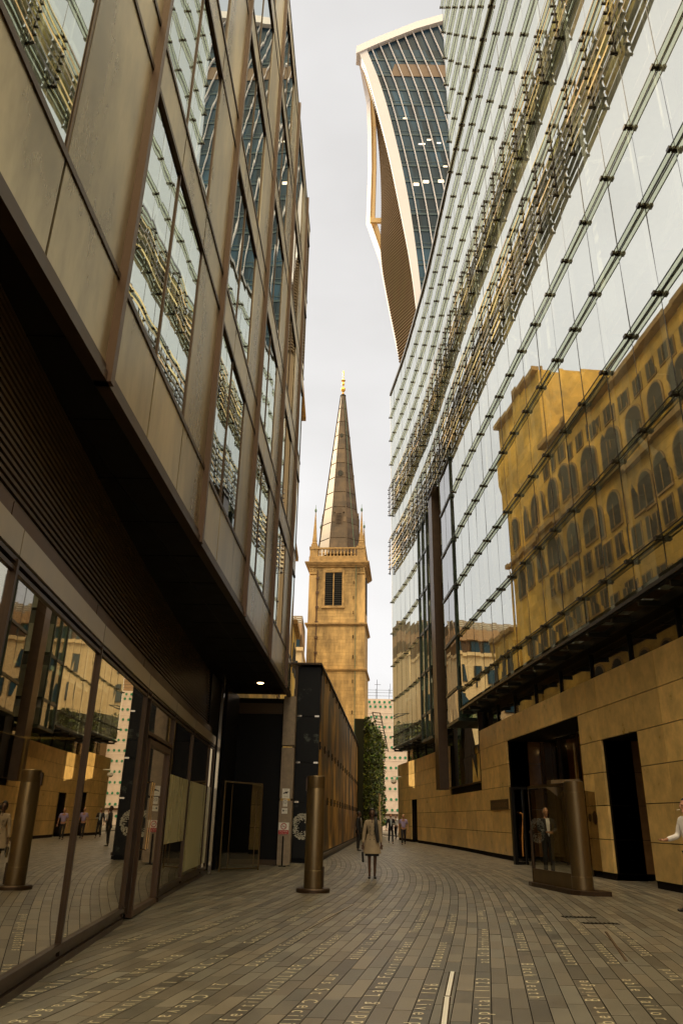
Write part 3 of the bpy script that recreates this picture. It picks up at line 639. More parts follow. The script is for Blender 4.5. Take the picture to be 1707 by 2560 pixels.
# big window in the stone base and the shaft with the steel column
m = MB(); pane_row(m, fW, list(np.linspace(38.3, 44.4, 6)), 3.3, 4.62, .12, .01); pane_row(m, fW, list(np.linspace(38.3, 44.4, 6)), 4.64, 6.6, .12, .01); m.build('base_window', 'gl_left', RB)
m = MB(); m.yb(fW, 38.2, 38.3, -.02, .2, 3.25, 6.6); m.yb(fW, 38.2, 46.4, -.03, .2, 3.2, 3.28); m.build('window_frame', 'bronze', RB)
m = MB(); m.yb(fW, 38.2, 46.4, .3, .4, 3.2, 6.6); m.build('window_backing', 'dark', RB)
m = MB()
m.yb(fG, 45.0, 46.2, -.22, .32, 3.1, 22.0, 1, 9); m.build('steel_column', 'bronze', RB)
m = MB(); zz = [6.3, 7.9, 10.6, 13.35, 16.1, 18.8, 21.2]
for z0, z1 in zip(zz, zz[1:]):
    pane_row(m, fG, [39.3, 40.9, 42.4], z0, z1, -.1, .01); m.add([(fG(42.4) - .1, 42.4, z0), (fG(42.4) + 2, 42.6, z0), (fG(42.4) + 2, 42.6, z1), (fG(42.4) - .1, 42.4, z1)], [(0, 1, 2, 3)])
    m.add([(fG(39.3) - .1, 39.3, z0), (fG(39.3) + .6, 39.3, z0), (fG(39.3) + .6, 39.3, z1), (fG(39.3) - .1, 39.3, z1)], [(0, 1, 2, 3)])
m.build('shaft_glazing', 'gl_bay', RB)
m = MB()
for z0, z1 in zip(zz, zz[1:]): pane_row(m, fG, [48.0, 49.6, 51.2], z0, z1, .0, .01)
m.build('shaft_glazing', 'gl_bay', RB)
m = MB()
for z in zz:
    m.yb(fG, 39.2, 42.5, -.16, 2.4, z - .1, z + .06); m.yb(fG, 47.8, 51.4, -.05, 2.6, z - .12, z + .06)
for y in (39.3, 40.9, 42.4, 48.0, 49.6, 51.2): m.yb(fG, y - .05, y + .05, -.1, .0, 6.3, 21.2); m.yb(fG, y - .06, y + .06, 1.5, 1.62, 6.3, 21.2)
m.build('shaft_frame', mat('dark_green_steel', (.02, .03, .02), .4, metal=.3), RB)
m = MB(); m.yb(fG, 38.9, 51.5, 3.2, 3.4, 5.6, 21.2); m.build('shaft_back', 'dark', RB)
# plaque and round plates
pl = thing('name_plaque', 'bronze name plaque on the stone wall left of the entrance', 'sign', (fW(35), 35, 1.94))
m = MB(); m.yb(fW, 33.4, 36.5, -.03, .0, 1.94, 2.36, 1, 9); m.build('board', 'plaque', pl)
vs, fs, wd = letters('PLANTATION PLACE', .30, 1.0); k = 2.85 / wd
m = MB(); m.add([(fW(36.35 - a * k) - .034, 36.35 - a * k, 2.05 + b_ * .9) for a, b_, _ in vs], fs); m.build('lettering', 'plaquet', pl)
for i, (yy_, r_) in enumerate([(24.02, .17), (24.42, .1)]):
    n = 20; m = MB(); m.prism([(yy_ + r_ * math.cos(2 * PI * q / n), 1.62 + r_ * 1.1 * math.sin(2 * PI * q / n)) for q in range(n)], 'x', fW(yy_) - .02, fW(yy_) + .01)
    tag(m.build('wall_plate', 'plaque'), ['larger round bronze plate on the pier right of the glass gate', 'smaller round bronze plate on the pier beside the larger one'][i], 'wall plate')
# ------------------------------------------------------------------ bollard and glass gates
bo = thing('tall_bollard', 'tall bronze cylindrical bollard standing alone left of the woman', 'bollard', (-.45, 17.75, 0))
m = MB(); m.lathe((-.45, 17.75, 0), [(.36, 0), (.36, .06), (.34, .08), (.21, .08)], 40); m.build('base_ring', 'bronze', bo, True)
m = MB(); m.lathe((-.45, 17.75, 0), [(.205, .08), (.205, .42), (.2, .425), (.2, 2.06), (.196, 2.07), (.196, 2.08), (.2, 2.09), (.2, 2.32), (.19, 2.33)], 40); m.build('shaft', 'bronzecyl', bo, 30)
m = MB(); m.box(-.675, -.64, 17.68, 17.82, 2.02, 2.28); m.box(-.25, -.225, 17.68, 17.82, .1, .5); m.build('access_cover', 'bronze', bo)
gp = thing('glass_gate', 'glass sided gate with a fat bronze cylinder standing in the right of the lane', 'gate', (5.4, 19, 0))
cxp, cyp = 5.55, 18.55
m = MB(); m.lathe((cxp, cyp, 0), [(.235, .08), (.235, .35), (.228, .355), (.228, 2.12), (.224, 2.125), (.224, 2.14), (.23, 2.145), (.23, 2.36), (.2, 2.37)], 40); m.build('cylinder', 'bronzecyl', gp, 30)
m = MB(); m.prism([(4.86, 20.75), (4.86, 20.45), (5.2, 18.35), (5.35, 18.12), (5.6, 17.98), (6.0, 18.0), (6.02, 18.3), (5.75, 18.9), (5.15, 20.75)], 'z', 0, .09); m.build('base', 'bronze', gp)
m = MB(); m.tube([(4.98, 20.6, .08), (4.98, 20.6, 1.2)], .045, 16); m.tube([(4.98, 20.6, 1.2), (4.98, 20.6, 2.3)], .02, 12); m.box(4.93, 5.05, 20.55, 20.67, 1.2, 1.26); m.build('post', 'bronze', gp)
m = MB()
m.add([(4.98, 20.56, .42), (5.36, 18.62, .42), (5.36, 18.62, 2.25), (4.98, 20.56, 2.25)], [(0, 1, 2, 3)]); m.build('pane', 'gl_clear', gp)
m = MB(); a, b_ = Vector((4.98, 20.56)), Vector((5.36, 18.62))
for z0, z1, q0, q1 in ((.09, .40, 0, 1), (2.26, 2.33, 0, 1)):
    m.hexa([(a.x - .03, a.y, z0), (b_.x - .03, b_.y, z0), (b_.x + .03, b_.y, z0), (a.x + .03, a.y, z0), (a.x - .03, a.y, z1), (b_.x - .03, b_.y, z1), (b_.x + .03, b_.y, z1), (a.x + .03, a.y, z1)])
m.prism([(5.02, 2.25), (5.36, 2.25), (5.36, 1.98)], 'y', 19.0, 19.02); m.build('rail', 'bronzecyl', gp)
m = MB(); m.prism([(5.02, 2.30), (5.02, 2.38), (5.7, 2.42), (5.7, 2.36)], 'y', 18.5, 18.9); m.build('cap_arm', 'bronzecyl', gp)
m = MB(); m.add([(5.7, 18.75, .3), (6.6, 20.3, .3), (6.6, 20.3, 2.2), (5.7, 18.75, 2.2)], [(0, 1, 2, 3)]); m.build('back_pane', 'gl_dark', gp)
g2 = thing('glass_gate', 'dark framed glass screen at the far left edge of the entrance opening', 'gate', (6.9, 30.4, 0))
m = MB(); m.box(6.66, 6.78, 30.3, 30.6, 0, 2.62); m.box(6.66, 7.7, 30.3, 30.6, 2.62, 2.7); m.box(7.08, 7.14, 30.3, 30.4, 0, 2.62); m.box(6.78, 7.2, 30.42, 30.5, 0, .1); m.build('frame', 'black', g2)
m = MB(); m.add([(6.78, 30.4, .1), (7.6, 30.4, .1), (7.6, 30.4, 2.6), (6.78, 30.4, 2.6)], [(0, 1, 2, 3)]); m.build('pane', 'gl_dark', g2)
m = MB(); m.tube([(6.95, 30.25, .3), (6.95, 30.2, .9), (6.99, 30.2, 1.3), (7.02, 30.2, 1.75), (6.92, 30.22, 1.8)], .028, 10); m.build('handle', 'orange', g2)
# ------------------------------------------------------------------ ochre building behind the hoarding (seen mostly in reflections)
OB = thing('stone_building', 'ochre stone building with arched windows rising behind the hoarding', 'building', (-8, 45, 0))
XF = -3.8
m = MB()
def ashlar(m, x, y0, y1, z0, z1, h=.62, wd=1.3):
    z = z0; r = 0
    while z < z1 - .01:
        zn = min(z + h, z1); y = y0 - (wd / 2 if r % 2 else 0)
        while y < y1: 
            a, b_ = max(y, y0), min(y + wd, y1)
            if b_ - a > .05: m.box(x - .1, x, a + .006, b_ - .006, z + .006, zn - .006, rt_(.13))
            y += wd
        z = zn; r += 1
ashlar(m, XF, 28.2, 58, 0, 27); ashlar(m, XF, 48, 58, 27, 34); ashlar(m, XF + .14, 58, 63.5, 0, 15.8)
m.build('ashlar_front', 'ystone', OB)
m = MB(); m.box(-14, XF - .05, 28.2, 58, 0, 27); m.box(-14, XF - .05, 48, 58, 27, 34); m.box(-12, XF + .09, 58.02, 63.5, 0, 15.8); m.build('body', 'ystone', OB)
m = MB()
for z, y0, y1, d in ((12.3, 28.2, 58, .25), (20.9, 28.2, 58, .35), (27, 28.2, 48, .5), (34, 48, 58, .5), (15.7, 58, 63.6, .35)): m.box(XF - .1, XF + d + (.14 if y0 == 58 else 0), y0, y1, z, z + .35)
m.build('cornice', 'cstone2', OB)
def arch(y, w, z0, zs_): 
    n = 10; return [(y - w / 2, z0), (y + w / 2, z0)] + [(y + w / 2 * math.cos(PI * i / n), zs_ + w / 2 * math.sin(PI * i / n)) for i in range(n + 1)]
for row, (z0, zs_, w_, kind) in enumerate([(13.0, 14.3, 1.0, 's'), (16.0, 17.3, 1.0, 's'), (17.9, 19.3, 1.5, 'a'), (22.0, 23.6, 1.6, 'a'), (24.9, 25.9, .9, 's'), (8.5, 10.4, 1.3, 'a')]):
    for y in np.arange(30, 57, 2.55 if kind == 'a' else 1.7):
        f = MB(); gp_ = MB()
        if kind == 'a': f.prism(arch(y, w_ + .3, z0 - .15, zs_), 'x', XF + .003, XF + .09); gp_.prism(arch(y, w_, z0, zs_), 'x', XF + .02, XF + .11)
        else: f.box(XF + .003, XF + .07, y - w_ / 2 - .1, y + w_ / 2 + .1, z0 - .1, zs_ + .1); gp_.box(XF + .02, XF + .09, y - w_ / 2, y + w_ / 2, z0, zs_)
        if row in (2, 0, 3) or (row in (1, 4, 5) and y < 50):
            f.box(XF + .112, XF + .14, y - .04, y + .04, z0, zs_); fo = f.build('window', 'cstone2', OB); gp_.build('pane', 'dark', fo)
m = MB()
for y in (59.6, 61.9): m.prism(arch(y, 1.3, 12.2, 13.9), 'x', XF + .16, XF + .2)
m.build('arched_opening', 'dark', OB)
# ------------------------------------------------------------------ brick building beyond
BB = thing('brick_building', 'buff brick building with a slate mansard roof just left of the church tower', 'building', (-10, 86, 0))
m = MB(); m.box(-16, -4.4, 86, 96, 21.3, 22.6); m.build('brick_wall', 'brick', BB)
m = MB(); m.box(-16, -4.3, 85.9, 96, 0, 19.4); m.box(-16, -4.15, 85.6, 96, 19.35, 19.75); m.build('rendered_wall', 'cream', BB)
m = MB(); m.box(-16, -4.4, 86.5, 95.8, 19.75, 21.3); m.build('window_band', 'fin', BB)
m = MB(); m.prism([(86, 22.6), (96, 22.6), (95, 23.85), (87.2, 23.85)], 'x', -16, -4.4); rf = m.build('roof', 'slate', BB)
m = MB()
for z in (22.9, 23.2, 23.5):
    for x in np.arange(-15, -4.6, .9): m.box(x, x + .6, 86 + (z - 22.6) * .95 - .04, 86.2 + (z - 22.6) * .95, z, z + .05)
m.build('roof_vent', 'white', rf)
m = MB()
for x in np.arange(-15, -5, 1.15):
    m.box(x - .2, x + .2, 90, 90.4, 23.8, 24.15)
m.build('chimney', 'slate', rf)
for x in np.arange(-14.5, -4.5, 2.3):
    f = MB(); f.box(x - .75, x + .75, 86.38, 86.5, 19.8, 21.2); fo = f.build('window', 'rail', BB)
    f = MB(); f.box(x - .68, x - .03, 86.33, 86.4, 19.9, 21.1); f.box(x + .03, x + .68, 86.33, 86.4, 19.9, 21.1); f.build('pane', 'wtglass', fo)
    for z in (13, 16.2):
        f = MB(); f.box(x - .6, x + .6, 85.8, 85.9, z, z + 2); fo = f.build('window', 'rail', BB); f = MB(); f.box(x - .5, x + .5, 85.77, 85.82, z + .1, z + 1.9); f.build('pane', 'wtglass', fo)
# ------------------------------------------------------------------ church tower
CH = thing('church_tower', 'square stone church tower with a tall lead spire and gilded finial', 'church', (-.2, 99, 0))
XR = Matrix.Translation(Vector((-.10, 99.0, 0))) @ Matrix.Rotation(math.radians(-5.2), 4, 'Z')
HW = 3.78
def cb(name, mb, m, smooth=False, par=None): return mb.build(name, m, par or CH, smooth, XR)
m = MB()
def coursed(m, hw, z0, z1, h=.42, wd=1.0, d=.05, inset=False):
    z = z0; r = 0
    while z < z1 - .02:
        zn = min(z + h, z1); x = -hw - (wd / 2 if r % 2 else 0)
        while x < hw:
            a, b_ = max(x, -hw), min(x + wd, hw)
            if b_ - a > .05:
                t = rt_(.11); m.box(a + .008, b_ - .008, -hw - d, -hw, z + .008, zn - .008, t); m.box(hw, hw + d, a + .008, b_ - .008, z + .008, zn - .008, rt_(.11)); m.box(-hw - d, -hw, a + .008, b_ - .008, z + .008, zn - .008, rt_(.11))
            x += wd
        z = zn; r += 1
coursed(m, HW, 0, 18.85); coursed(m, HW - .08, 19.1, 24.7); coursed(m, HW - .16, 25.1, 32.7); cb('stonework', m, 'cstone')
m = MB(); m.box(-HW, HW, -HW, HW, 0, 18.9); m.box(-HW + .08, HW - .08, -HW + .08, HW - .08, 18.9, 25); m.box(-HW + .16, HW - .16, -HW + .16, HW - .16, 25, 33); cb('core', m, 'cstone2')
m = MB()
for z, o, h in ((18.85, .2, .12), (18.97, .28, .12), (24.72, .16, .14), (24.86, .3, .18), (32.7, .12, .2), (32.9, .3, .16), (33.06, .44, .16), (33.22, .54, .16)): m.box(-HW - o, HW + o, -HW - o, HW + o, z, z + h)
m.box(-HW - .05, HW + .05, -HW - .05, HW + .05, 33.38, 34.1); cb('string_course', m, 'cstone2')
m = MB()
for sx in (-1, 1):
    x = sx * (HW - .55); m.box(x - .5, x + .5, -HW - .0, -HW + .3, 25.1, 31.6)
    for i in range(5): m.box(x - .42 + i * .19, x - .33 + i * .19, -HW - .12, -HW + .1, 31.95, 32.6)
    m.box(x - .5, x + .5, -HW - .1, -HW + .1, 31.75, 31.95)
cb('corner_pilaster', m, 'cstone')
m = MB(); wx = -.42
m.box(wx - 1.42, wx - 1.14, -HW - .07, -HW + .12, 27.3, 32.3); m.box(wx + 1.14, wx + 1.42, -HW - .07, -HW + .12, 27.3, 32.3); m.box(wx - 1.14, wx + 1.14, -HW - .07, -HW + .12, 31.95, 32.3)
m.box(wx - 1.55, wx + 1.55, -HW - .15, -HW + .1, 27.05, 27.35); m.box(wx - .2, wx + .2, -HW - .2, -HW, 31.9, 32.45); m.box(wx - .07, wx + .07, -HW - .06, -HW + .12, 27.35, 31.95); bw = cb('belfry_window', m, 'cstone2')
m = MB()
for sx in (-1, 1):
    for i in range(17):
        z = 27.5 + i * .26; x0, x1 = (wx - 1.12, wx - .08) if sx < 0 else (wx + .08, wx + 1.12)
        m.hexa([(x0, -HW - .05, z), (x1, -HW - .05, z), (x1, -HW + .1, z + .1), (x0, -HW + .1, z + .1), (x0, -HW - .05, z + .05), (x1, -HW - .05, z + .05), (x1, -HW + .1, z + .15), (x0, -HW + .1, z + .15)])
m2 = MB(); m2.box(wx - 1.14, wx + 1.14, -HW + .02, -HW + .1, 27.35, 31.95); cb('opening', m2, 'black', par=bw); cb('louvre_slats', m, 'rail', par=bw)
m = MB(); m.box(HW - .1, HW + .02, -1.2, 1.2, 27.3, 32); cb('side_opening', m, 'dark')
m = MB(); x = -2.55
m.tube([(x, -HW - .12, 12), (x - .02, -HW - .12, 32.2)], .075, 8)
for z in np.arange(13, 33, 2.0): m.box(x - .2, x + .2, -HW - .22, -HW - .03, z, z + .28)
cb('drainpipe', m, 'fin')
m = MB(); m.tube([(2.55, -HW - .1, 8), (2.55, -HW - .1, 33.3), (2.2, -HW + .5, 36), (1.15, -1.55, 48), (.3, -.42, 60.5)], .035, 6); cb('lightning_conductor', m, 'copper')
m = MB()
for z in (11, 13.5, 17.3, 20.4, 23.0, 26.2, 28.2, 30.3): m.box(2.2, 2.3, -HW - .09, -HW - .05, z, z + .45)
cb('slit_opening', m, 'black')
# balustrade
m = MB(); BH = HW - .1
for sgn in (-1, 1):
    for ax in (0, 1):
        def bxx(a0, a1, b0, b1, z0, z1): m.box(a0, a1, b0, b1, z0, z1) if ax == 0 else m.box(b0, b1, a0, a1, z0, z1)
        bxx(-BH, BH, sgn * BH - .16, sgn * BH + .16, 35.3, 35.5); bxx(-BH, BH, sgn * BH - .16, sgn * BH + .16, 34.1, 34.28)
        for x in np.arange(-2.35, 2.4, .47):
            c = (x, sgn * BH, 34.28) if ax == 0 else (sgn * BH, x, 34.28)
            m.lathe(c, [(.13, 0), (.08, .12), (.17, .35), (.08, .68), (.1, .84), (.14, 1.02)], 8)
cb('balustrade', m, 'cstone2')
for sx in (-1, 1):
    for sy in (-1, 1):
        m = MB(); cx, cy = sx * 3.2, sy * 3.2
        m.box(cx - .55, cx + .55, cy - .55, cy + .55, 34.1, 35.5); m.box(cx - .62, cx + .62, cy - .62, cy + .62, 35.5, 35.68); m.box(cx - .42, cx + .42, cy - .42, cy + .42, 35.68, 36.1)
        m.lathe((cx, cy, 36.1), [(.42, 0), (.5, .18), (.38, .4), (.36, .55)], 4); m.lathe((cx, cy, 36.6), [(.44, 0), (.36, .5), (.07, 4.3)], 4)
        po = cb('pinnacle', m, 'cstone2'); m = MB(); m.lathe((cx, cy, 40.9), [(.07, 0), (.17, .25), (.12, .5), (.04, .6), (.02, 1.15)], 8); cb('finial', m, 'copper', True, po)
# spire
m = MB(); zt, zb, Rb, Rt = 61.5, 34.9, 3.28, .37; N = 12
def rad(z): t = (z - zb) / (zt - zb); return Rb + (Rt - Rb) * t
def oct(z, r, e=0): return [(r * math.cos(2 * PI * (k + .5) / 8 + e), r * math.sin(2 * PI * (k + .5) / 8 + e), z) for k in range(8)]
zl = [34.9] + [34.9 + (61.5 - 34.9) * (1 - (1 - i / 11) ** 1.0) for i in range(1, 12)]
for i in range(11):
    z0, z1 = zl[i], zl[i + 1]; a, b_ = oct(z0, rad(z0)), oct(z1, rad(z1))
    for k in range(8):
        zz_ = z0
        nsub = 3; 
        for s in range(nsub):
            fa, fb = s / nsub, (s + 1) / nsub
            A = [Vector(a[k]).lerp(Vector(b_[k]), fa), Vector(a[(k + 1) % 8]).lerp(Vector(b_[(k + 1) % 8]), fa), Vector(a[(k + 1) % 8]).lerp(Vector(b_[(k + 1) % 8]), fb), Vector(a[k]).lerp(Vector(b_[k]), fb)]
            mid = [(A[0] + A[1]) / 2, (A[3] + A[2]) / 2]
            t1 = random.choice([.75, .95, 1.15]) * rt_(.08); t2 = t1 * rt_(.12)
            m.add([A[0], mid[0], mid[1], A[3]], [(0, 1, 2, 3)], t1); m.add([mid[0], A[1], A[2], mid[1]], [(0, 1, 2, 3)], t2)
cb('spire', m, 'lead'); spi = CH.children[-1]
m = MB()
for k in range(8):
    a = oct(zb, Rb + .03)[k]; b_ = oct(zt, Rt + .02)[k]; m.tube([a, b_], [.07, .05], 5)
for i in range(1, 11):
    z = zl[i]; o = oct(z, rad(z) + .015)
    for k in range(8): m.tube([o[k], o[(k + 1) % 8]], .045, 4)
cb('lead_rolls', m, 'lead', par=spi)
m = MB()
for ang in (0, 1, 2, 3):
    R_ = Matrix.Rotation(PI / 2 * ang, 4, 'Z'); q = MB(); r0 = rad(40.3) * math.cos(PI / 8)
    q.prism([(-.55, 39.2), (.55, 39.2), (.55, 41.2), (.72, 41.25), (0, 42.0), (-.72, 41.25), (-.55, 41.2)], 'y', -r0 - .12, -r0 + .5); m.add([R_ @ Vector(v) for v in q.v], q.f)
    q = MB(); z = 39.45
    while z < 41: q.box(-.4, .4, -r0 - .2, -r0 - .1, z, z + .09); z += .21
    m.add([R_ @ Vector(v) for v in q.v], q.f)
cb('lucarne', m, 'lead', par=spi)
m = MB()
for z, r in ((47.6, .38), (54.1, .26)):
    for ang in range(4):
        R_ = Matrix.Rotation(PI / 2 * ang, 4, 'Z'); r0 = rad(z) * math.cos(PI / 8); q = MB(); n = 16
        q.prism([(r * math.cos(2 * PI * i / n), z + r * 1.15 * math.sin(2 * PI * i / n)) for i in range(n)], 'y', -r0 - .1, -r0 + .3); m.add([R_ @ Vector(v) for v in q.v], q.f)
cb('round_vent', m, 'rail', par=spi)
m = MB(); m.lathe((0, 0, 61.4), [(.37, -.05), (.46, .12), (.44, .2), (.2, .35), (.16, .5)], 12); cb('spire_cap', m, 'rail', True)
m = MB(); m.lathe((0, 0, 61.75), [(.3, 0), (.12, .25), (.08, .45), (.24, .6), (.36, .85), (.34, 1.1), (.2, 1.3), (.07, 1.4), (.08, 1.6), (.2, 1.75), (.22, 1.9), (.12, 2.3), (.34, 2.5), (.32, 2.56), (.1, 2.62), (.09, 3.4), (.12, 4.1), (.03, 4.4)], 14); cb('finial', m, 'gold', True)
# ------------------------------------------------------------------ the flared skyscraper
WT = thing('skyscraper', 'flared blue glass skyscraper with white curved ribs above the right building', 'skyscraper', (25, 115, 0))
colL = [(1.3, 112.2, 157.31), (3.36, 112.61, 151.67), (5.38, 113.22, 142.76), (8.28, 114.11, 128.88), (10.4, 114.88, 115.29), (12.39, 115.54, 102.41), (13.42, 116.02, 91.88), (14.07, 116.5, 80.11), (14.6, 117, 60), (14.8, 117.5, 0)]
zc = [p[2] for p in colL][::-1]; xl = [p[0] for p in colL][::-1]
colR = [(3.65, 156.49), (6.68, 147.03), (9.26, 134.97), (11.69, 121.08), (13.09, 109.73), (14.24, 97.11), (15.2, 80), (15.9, 60), (16.2, 0)]
def sm(xs, ys):
    g_ = np.arange(-20, 200, 1.); v = np.interp(g_, xs, ys); k = 6; v = np.convolve(np.pad(v, k, mode='edge'), np.ones(2 * k + 1) / (2 * k + 1), 'valid'); return lambda z: float(np.interp(z, g_, v))
XLf = sm(zc, xl); XRf = sm([p[1] for p in colR][::-1], [p[0] for p in colR][::-1])
XLr = lambda z: XLf(z) if z < 148 else float(np.interp(z, [148, 151.67, 157.31, 165], [XLf(148), 3.36, 1.3, -1.5]))
XRr = lambda z: XRf(z) if z < 150 else XRf(150) - (z - 150) * .32
YF = lambda z: 118 - 6 * (z / 160) ** 2
TOPZ = lambda x: float(np.interp(x, [1.3, 5.65, 10.04, 14.46, 20.31, 40, 62], [157.3, 160, 162.4, 164.8, 167.2, 171, 168]))
WX = 52.0
def col_ribbon(f0, f1, dy0, dy1, z0, z1, m, n=40):
    vs = []; fs = []
    for i in range(n + 1):
        z = z0 + (z1 - z0) * i / n; vs += [(f0(z), YF(z) + dy0, z), (f1(z), YF(z) + dy0, z), (f1(z), YF(z) + dy1, z), (f0(z), YF(z) + dy1, z)]
    for i in range(n):
        for k in range(4): fs.append((4 * i + k, 4 * i + (k + 1) % 4, 4 * i + 4 + (k + 1) % 4, 4 * i + 4 + k))
    fs += [(0, 3, 2, 1), (4 * n, 4 * n + 1, 4 * n + 2, 4 * n + 3)]; m.add(vs, fs)
m = MB(); NX, z = 24, 0.0
zlev = [i * 4.05 for i in range(0, 38)] + [154.2, 157.5]
for i, (z0, z1) in enumerate(zip(zlev, zlev[1:])):
    for c in range(NX):
        u0, u1 = c * WX / NX, (c + 1) * WX / NX; t = random.choice([.6, 1, 1.3, 1.7]) * rt_(.2)
        m.add([(XRr(z0) + u0, YF(z0), z0), (XRr(z0) + u1, YF(z0), z0), (XRr(z1) + u1, YF(z1), z1), (XRr(z1) + u0, YF(z1), z1)], [(0, 1, 2, 3)], t)
for c in range(NX):
    u0, u1 = c * WX / NX, (c + 1) * WX / NX; z0 = 157.5; x0, x1 = XRr(z0) + u0, XRr(z0) + u1
    za, zb_ = TOPZ(x0) - 1.6, TOPZ(x1) - 1.6; m.add([(x0, YF(z0), z0), (x1, YF(z0), z0), (x1 - (zb_ - z0) * .32, YF(zb_), zb_), (x0 - (za - z0) * .32, YF(za), za)], [(0, 1, 2, 3)], rt_(.3))
m.build('glass_front', 'wtglass', WT)
m = MB()
for z in zlev[2:-1]:
    for dz, h in ((0, .45), (1.15, .2)): m.hexa([(XRr(z), YF(z) - .12, z + dz), (XRr(z) + WX, YF(z) - .12, z + dz), (XRr(z) + WX, YF(z) + .1, z + dz), (XRr(z), YF(z) + .1, z + dz)] + [(XRr(z + h) , YF(z + h) - .12, z + dz + h), (XRr(z + h) + WX, YF(z + h) - .12, z + dz + h), (XRr(z + h) + WX, YF(z + h) + .1, z + dz + h), (XRr(z + h), YF(z + h) + .1, z + dz + h)])
m.build('spandrel_band', 'wtband', WT)
m = MB()
for z, h in ((149.8, 3.4),): m.hexa([(XRr(z) + 3, YF(z) - .14, z), (XRr(z) + WX, YF(z) - .14, z), (XRr(z) + WX, YF(z) - .1, z), (XRr(z) + 3, YF(z) - .1, z), (XRr(z + h) + 5, YF(z + h) - .14, z + h), (XRr(z + h) + WX, YF(z + h) - .14, z + h), (XRr(z + h) + WX, YF(z + h) - .1, z + h), (XRr(z + h) + 5, YF(z + h) - .1, z + h)])
m.build('brown_band', mat('tower_brown_band', (.16, .09, .045), .5), WT)
for i in range(24):
    m = MB(); u = 1.3 + i * 2.12; f0 = lambda z, u=u: XRr(z) + u - .08; f1 = lambda z, u=u: XRr(z) + u + .08
    zt_ = TOPZ(XRr(158) + u) - .6; col_ribbon(f0, f1, -.45, .0, 0, zt_, m); m.build('rib', 'wtwhite', WT)
m = MB(); col_ribbon(XLr, XRr, -.6, 1.2, 0, 157.2, m, 60); m.build('corner_column', 'wtwhite', WT)
m = MB(); pts = [1.3, 5.65, 10.04, 14.46, 20.31, 28, 40, 52, 62]
for x0, x1 in zip(pts, pts[1:]):
    a, b_ = TOPZ(x0), TOPZ(x1); m.hexa([(x0, YF(a) - .8, a - 2.2), (x1, YF(b_) - .8, b_ - 2.2), (x1, YF(b_) + 5, b_ - 2.2), (x0, YF(a) + 2, a - 2.2), (x0, YF(a) - .8, a), (x1, YF(b_) - .8, b_), (x1, YF(b_) + 5, b_), (x0, YF(a) + 2, a)])
m.build('roof_edge', 'wtwhite', WT)
louL = [(3.75, 114.46, 153.68), (5.43, 117.77, 149.38), (7.09, 120.79, 134.05), (7.43, 121.64, 119.79), (6.95, 122.22, 108.89), (9.55, 123.0, 92.37), (11.01, 123.32, 84.63), (11.6, 124, 60), (11.7, 124, 0)]
def resample(P_, n):
    z_ = np.linspace(P_[-1][2], P_[0][2], n); a = np.array(P_)[::-1]
    xs = np.interp(z_, a[:, 2], a[:, 0]); ys_ = np.interp(z_, a[:, 2], a[:, 1])
    k = 2; f_ = lambda v: np.concatenate([v[:k], np.convolve(v, np.ones(2 * k + 1) / (2 * k + 1), 'valid'), v[-k:]])
    return list(zip(f_(xs), f_(ys_), z_))
A = resample(louL, 60); m = MB(); vs = []; fs = []
for x, y, z in A: vs += [(x, y, z), (XLr(z) + .1, YF(z) + .5, z), (XLr(z) + 6, YF(z) + 4, z), (x + 6, y + 3, z)]
for i in range(59):
    for k in range(4): fs.append((4 * i + k, 4 * i + (k + 1) % 4, 4 * i + 4 + (k + 1) % 4, 4 * i + 4 + k))
m.add(vs, fs); m.build('louvred_side', 'wtlou', WT)
m = MB(); zz_ = 84.
Ax = lambda z: (float(np.interp(z, [p[2] for p in A], [p[0] for p in A])), float(np.interp(z, [p[2] for p in A], [p[1] for p in A])))
while zz_ < 153:
    a0 = Ax(zz_); b0 = (XLr(zz_) + .05, YF(zz_) + .45); dx, dy = (-.22, -.3)
    m.hexa([(a0[0] + dx, a0[1] + dy, zz_), (b0[0] + dx, b0[1] + dy, zz_), (b0[0], b0[1], zz_), (a0[0], a0[1], zz_), (a0[0] + dx, a0[1] + dy, zz_ + .22), (b0[0] + dx, b0[1] + dy, zz_ + .22), (b0[0], b0[1], zz_ + .22), (a0[0], a0[1], zz_ + .22)]); zz_ += .62
m.build('side_slats', 'wtlou', WT)
outer = [(1.3, 112.2, 157.31), (2.41, 115.28, 156.19), (3.97, 119.64, 151.2), (4.37, 122.1, 144.65), (4.54, 123.73, 134.94), (4.24, 124.58, 120.86), (7.12, 125.11, 111.02), (9.78, 125.91, 94.52), (11.27, 126.24, 86.61), (12.2, 126.5, 60), (12.3, 126.5, 0)]
def frame(P_, w0, w1, dy0, dy1, name, mt):
    m = MB(); vs = []; fs = []
    for x, y, z in P_: vs += [(x + w0 + (w1 - w0) * .8, y + dy0 - .2, z), (x + w1, y + dy0, z), (x + w1, y + dy1, z), (x + w0, y + dy1, z)]
    for i in range(len(P_) - 1):
        for k in range(4): fs.append((4 * i + k, 4 * i + (k + 1) % 4, 4 * i + 4 + (k + 1) % 4, 4 * i + 4 + k))
    m.add(vs, fs); return m.build(name, mt, WT, 50)
frame(outer, -.1, .85, 0, 1.0, 'outer_frame', 'wtwhite')
inner = [(2.2, 113.4, 155.9), (4.55, 119.3, 151), (4.95, 122.0, 144.65), (5.12, 123.6, 134.94), (4.85, 124.4, 121.2), (7.4, 125.0, 112)]
frame(inner, .2, 1.2, -.35, .4, 'inner_frame', 'wtyel')
m = MB(); m.box(4.9, 7.4, 123.6, 124.1, 119.6, 120.8); m.build('cross_beam', 'wtyel', WT)
m = MB()
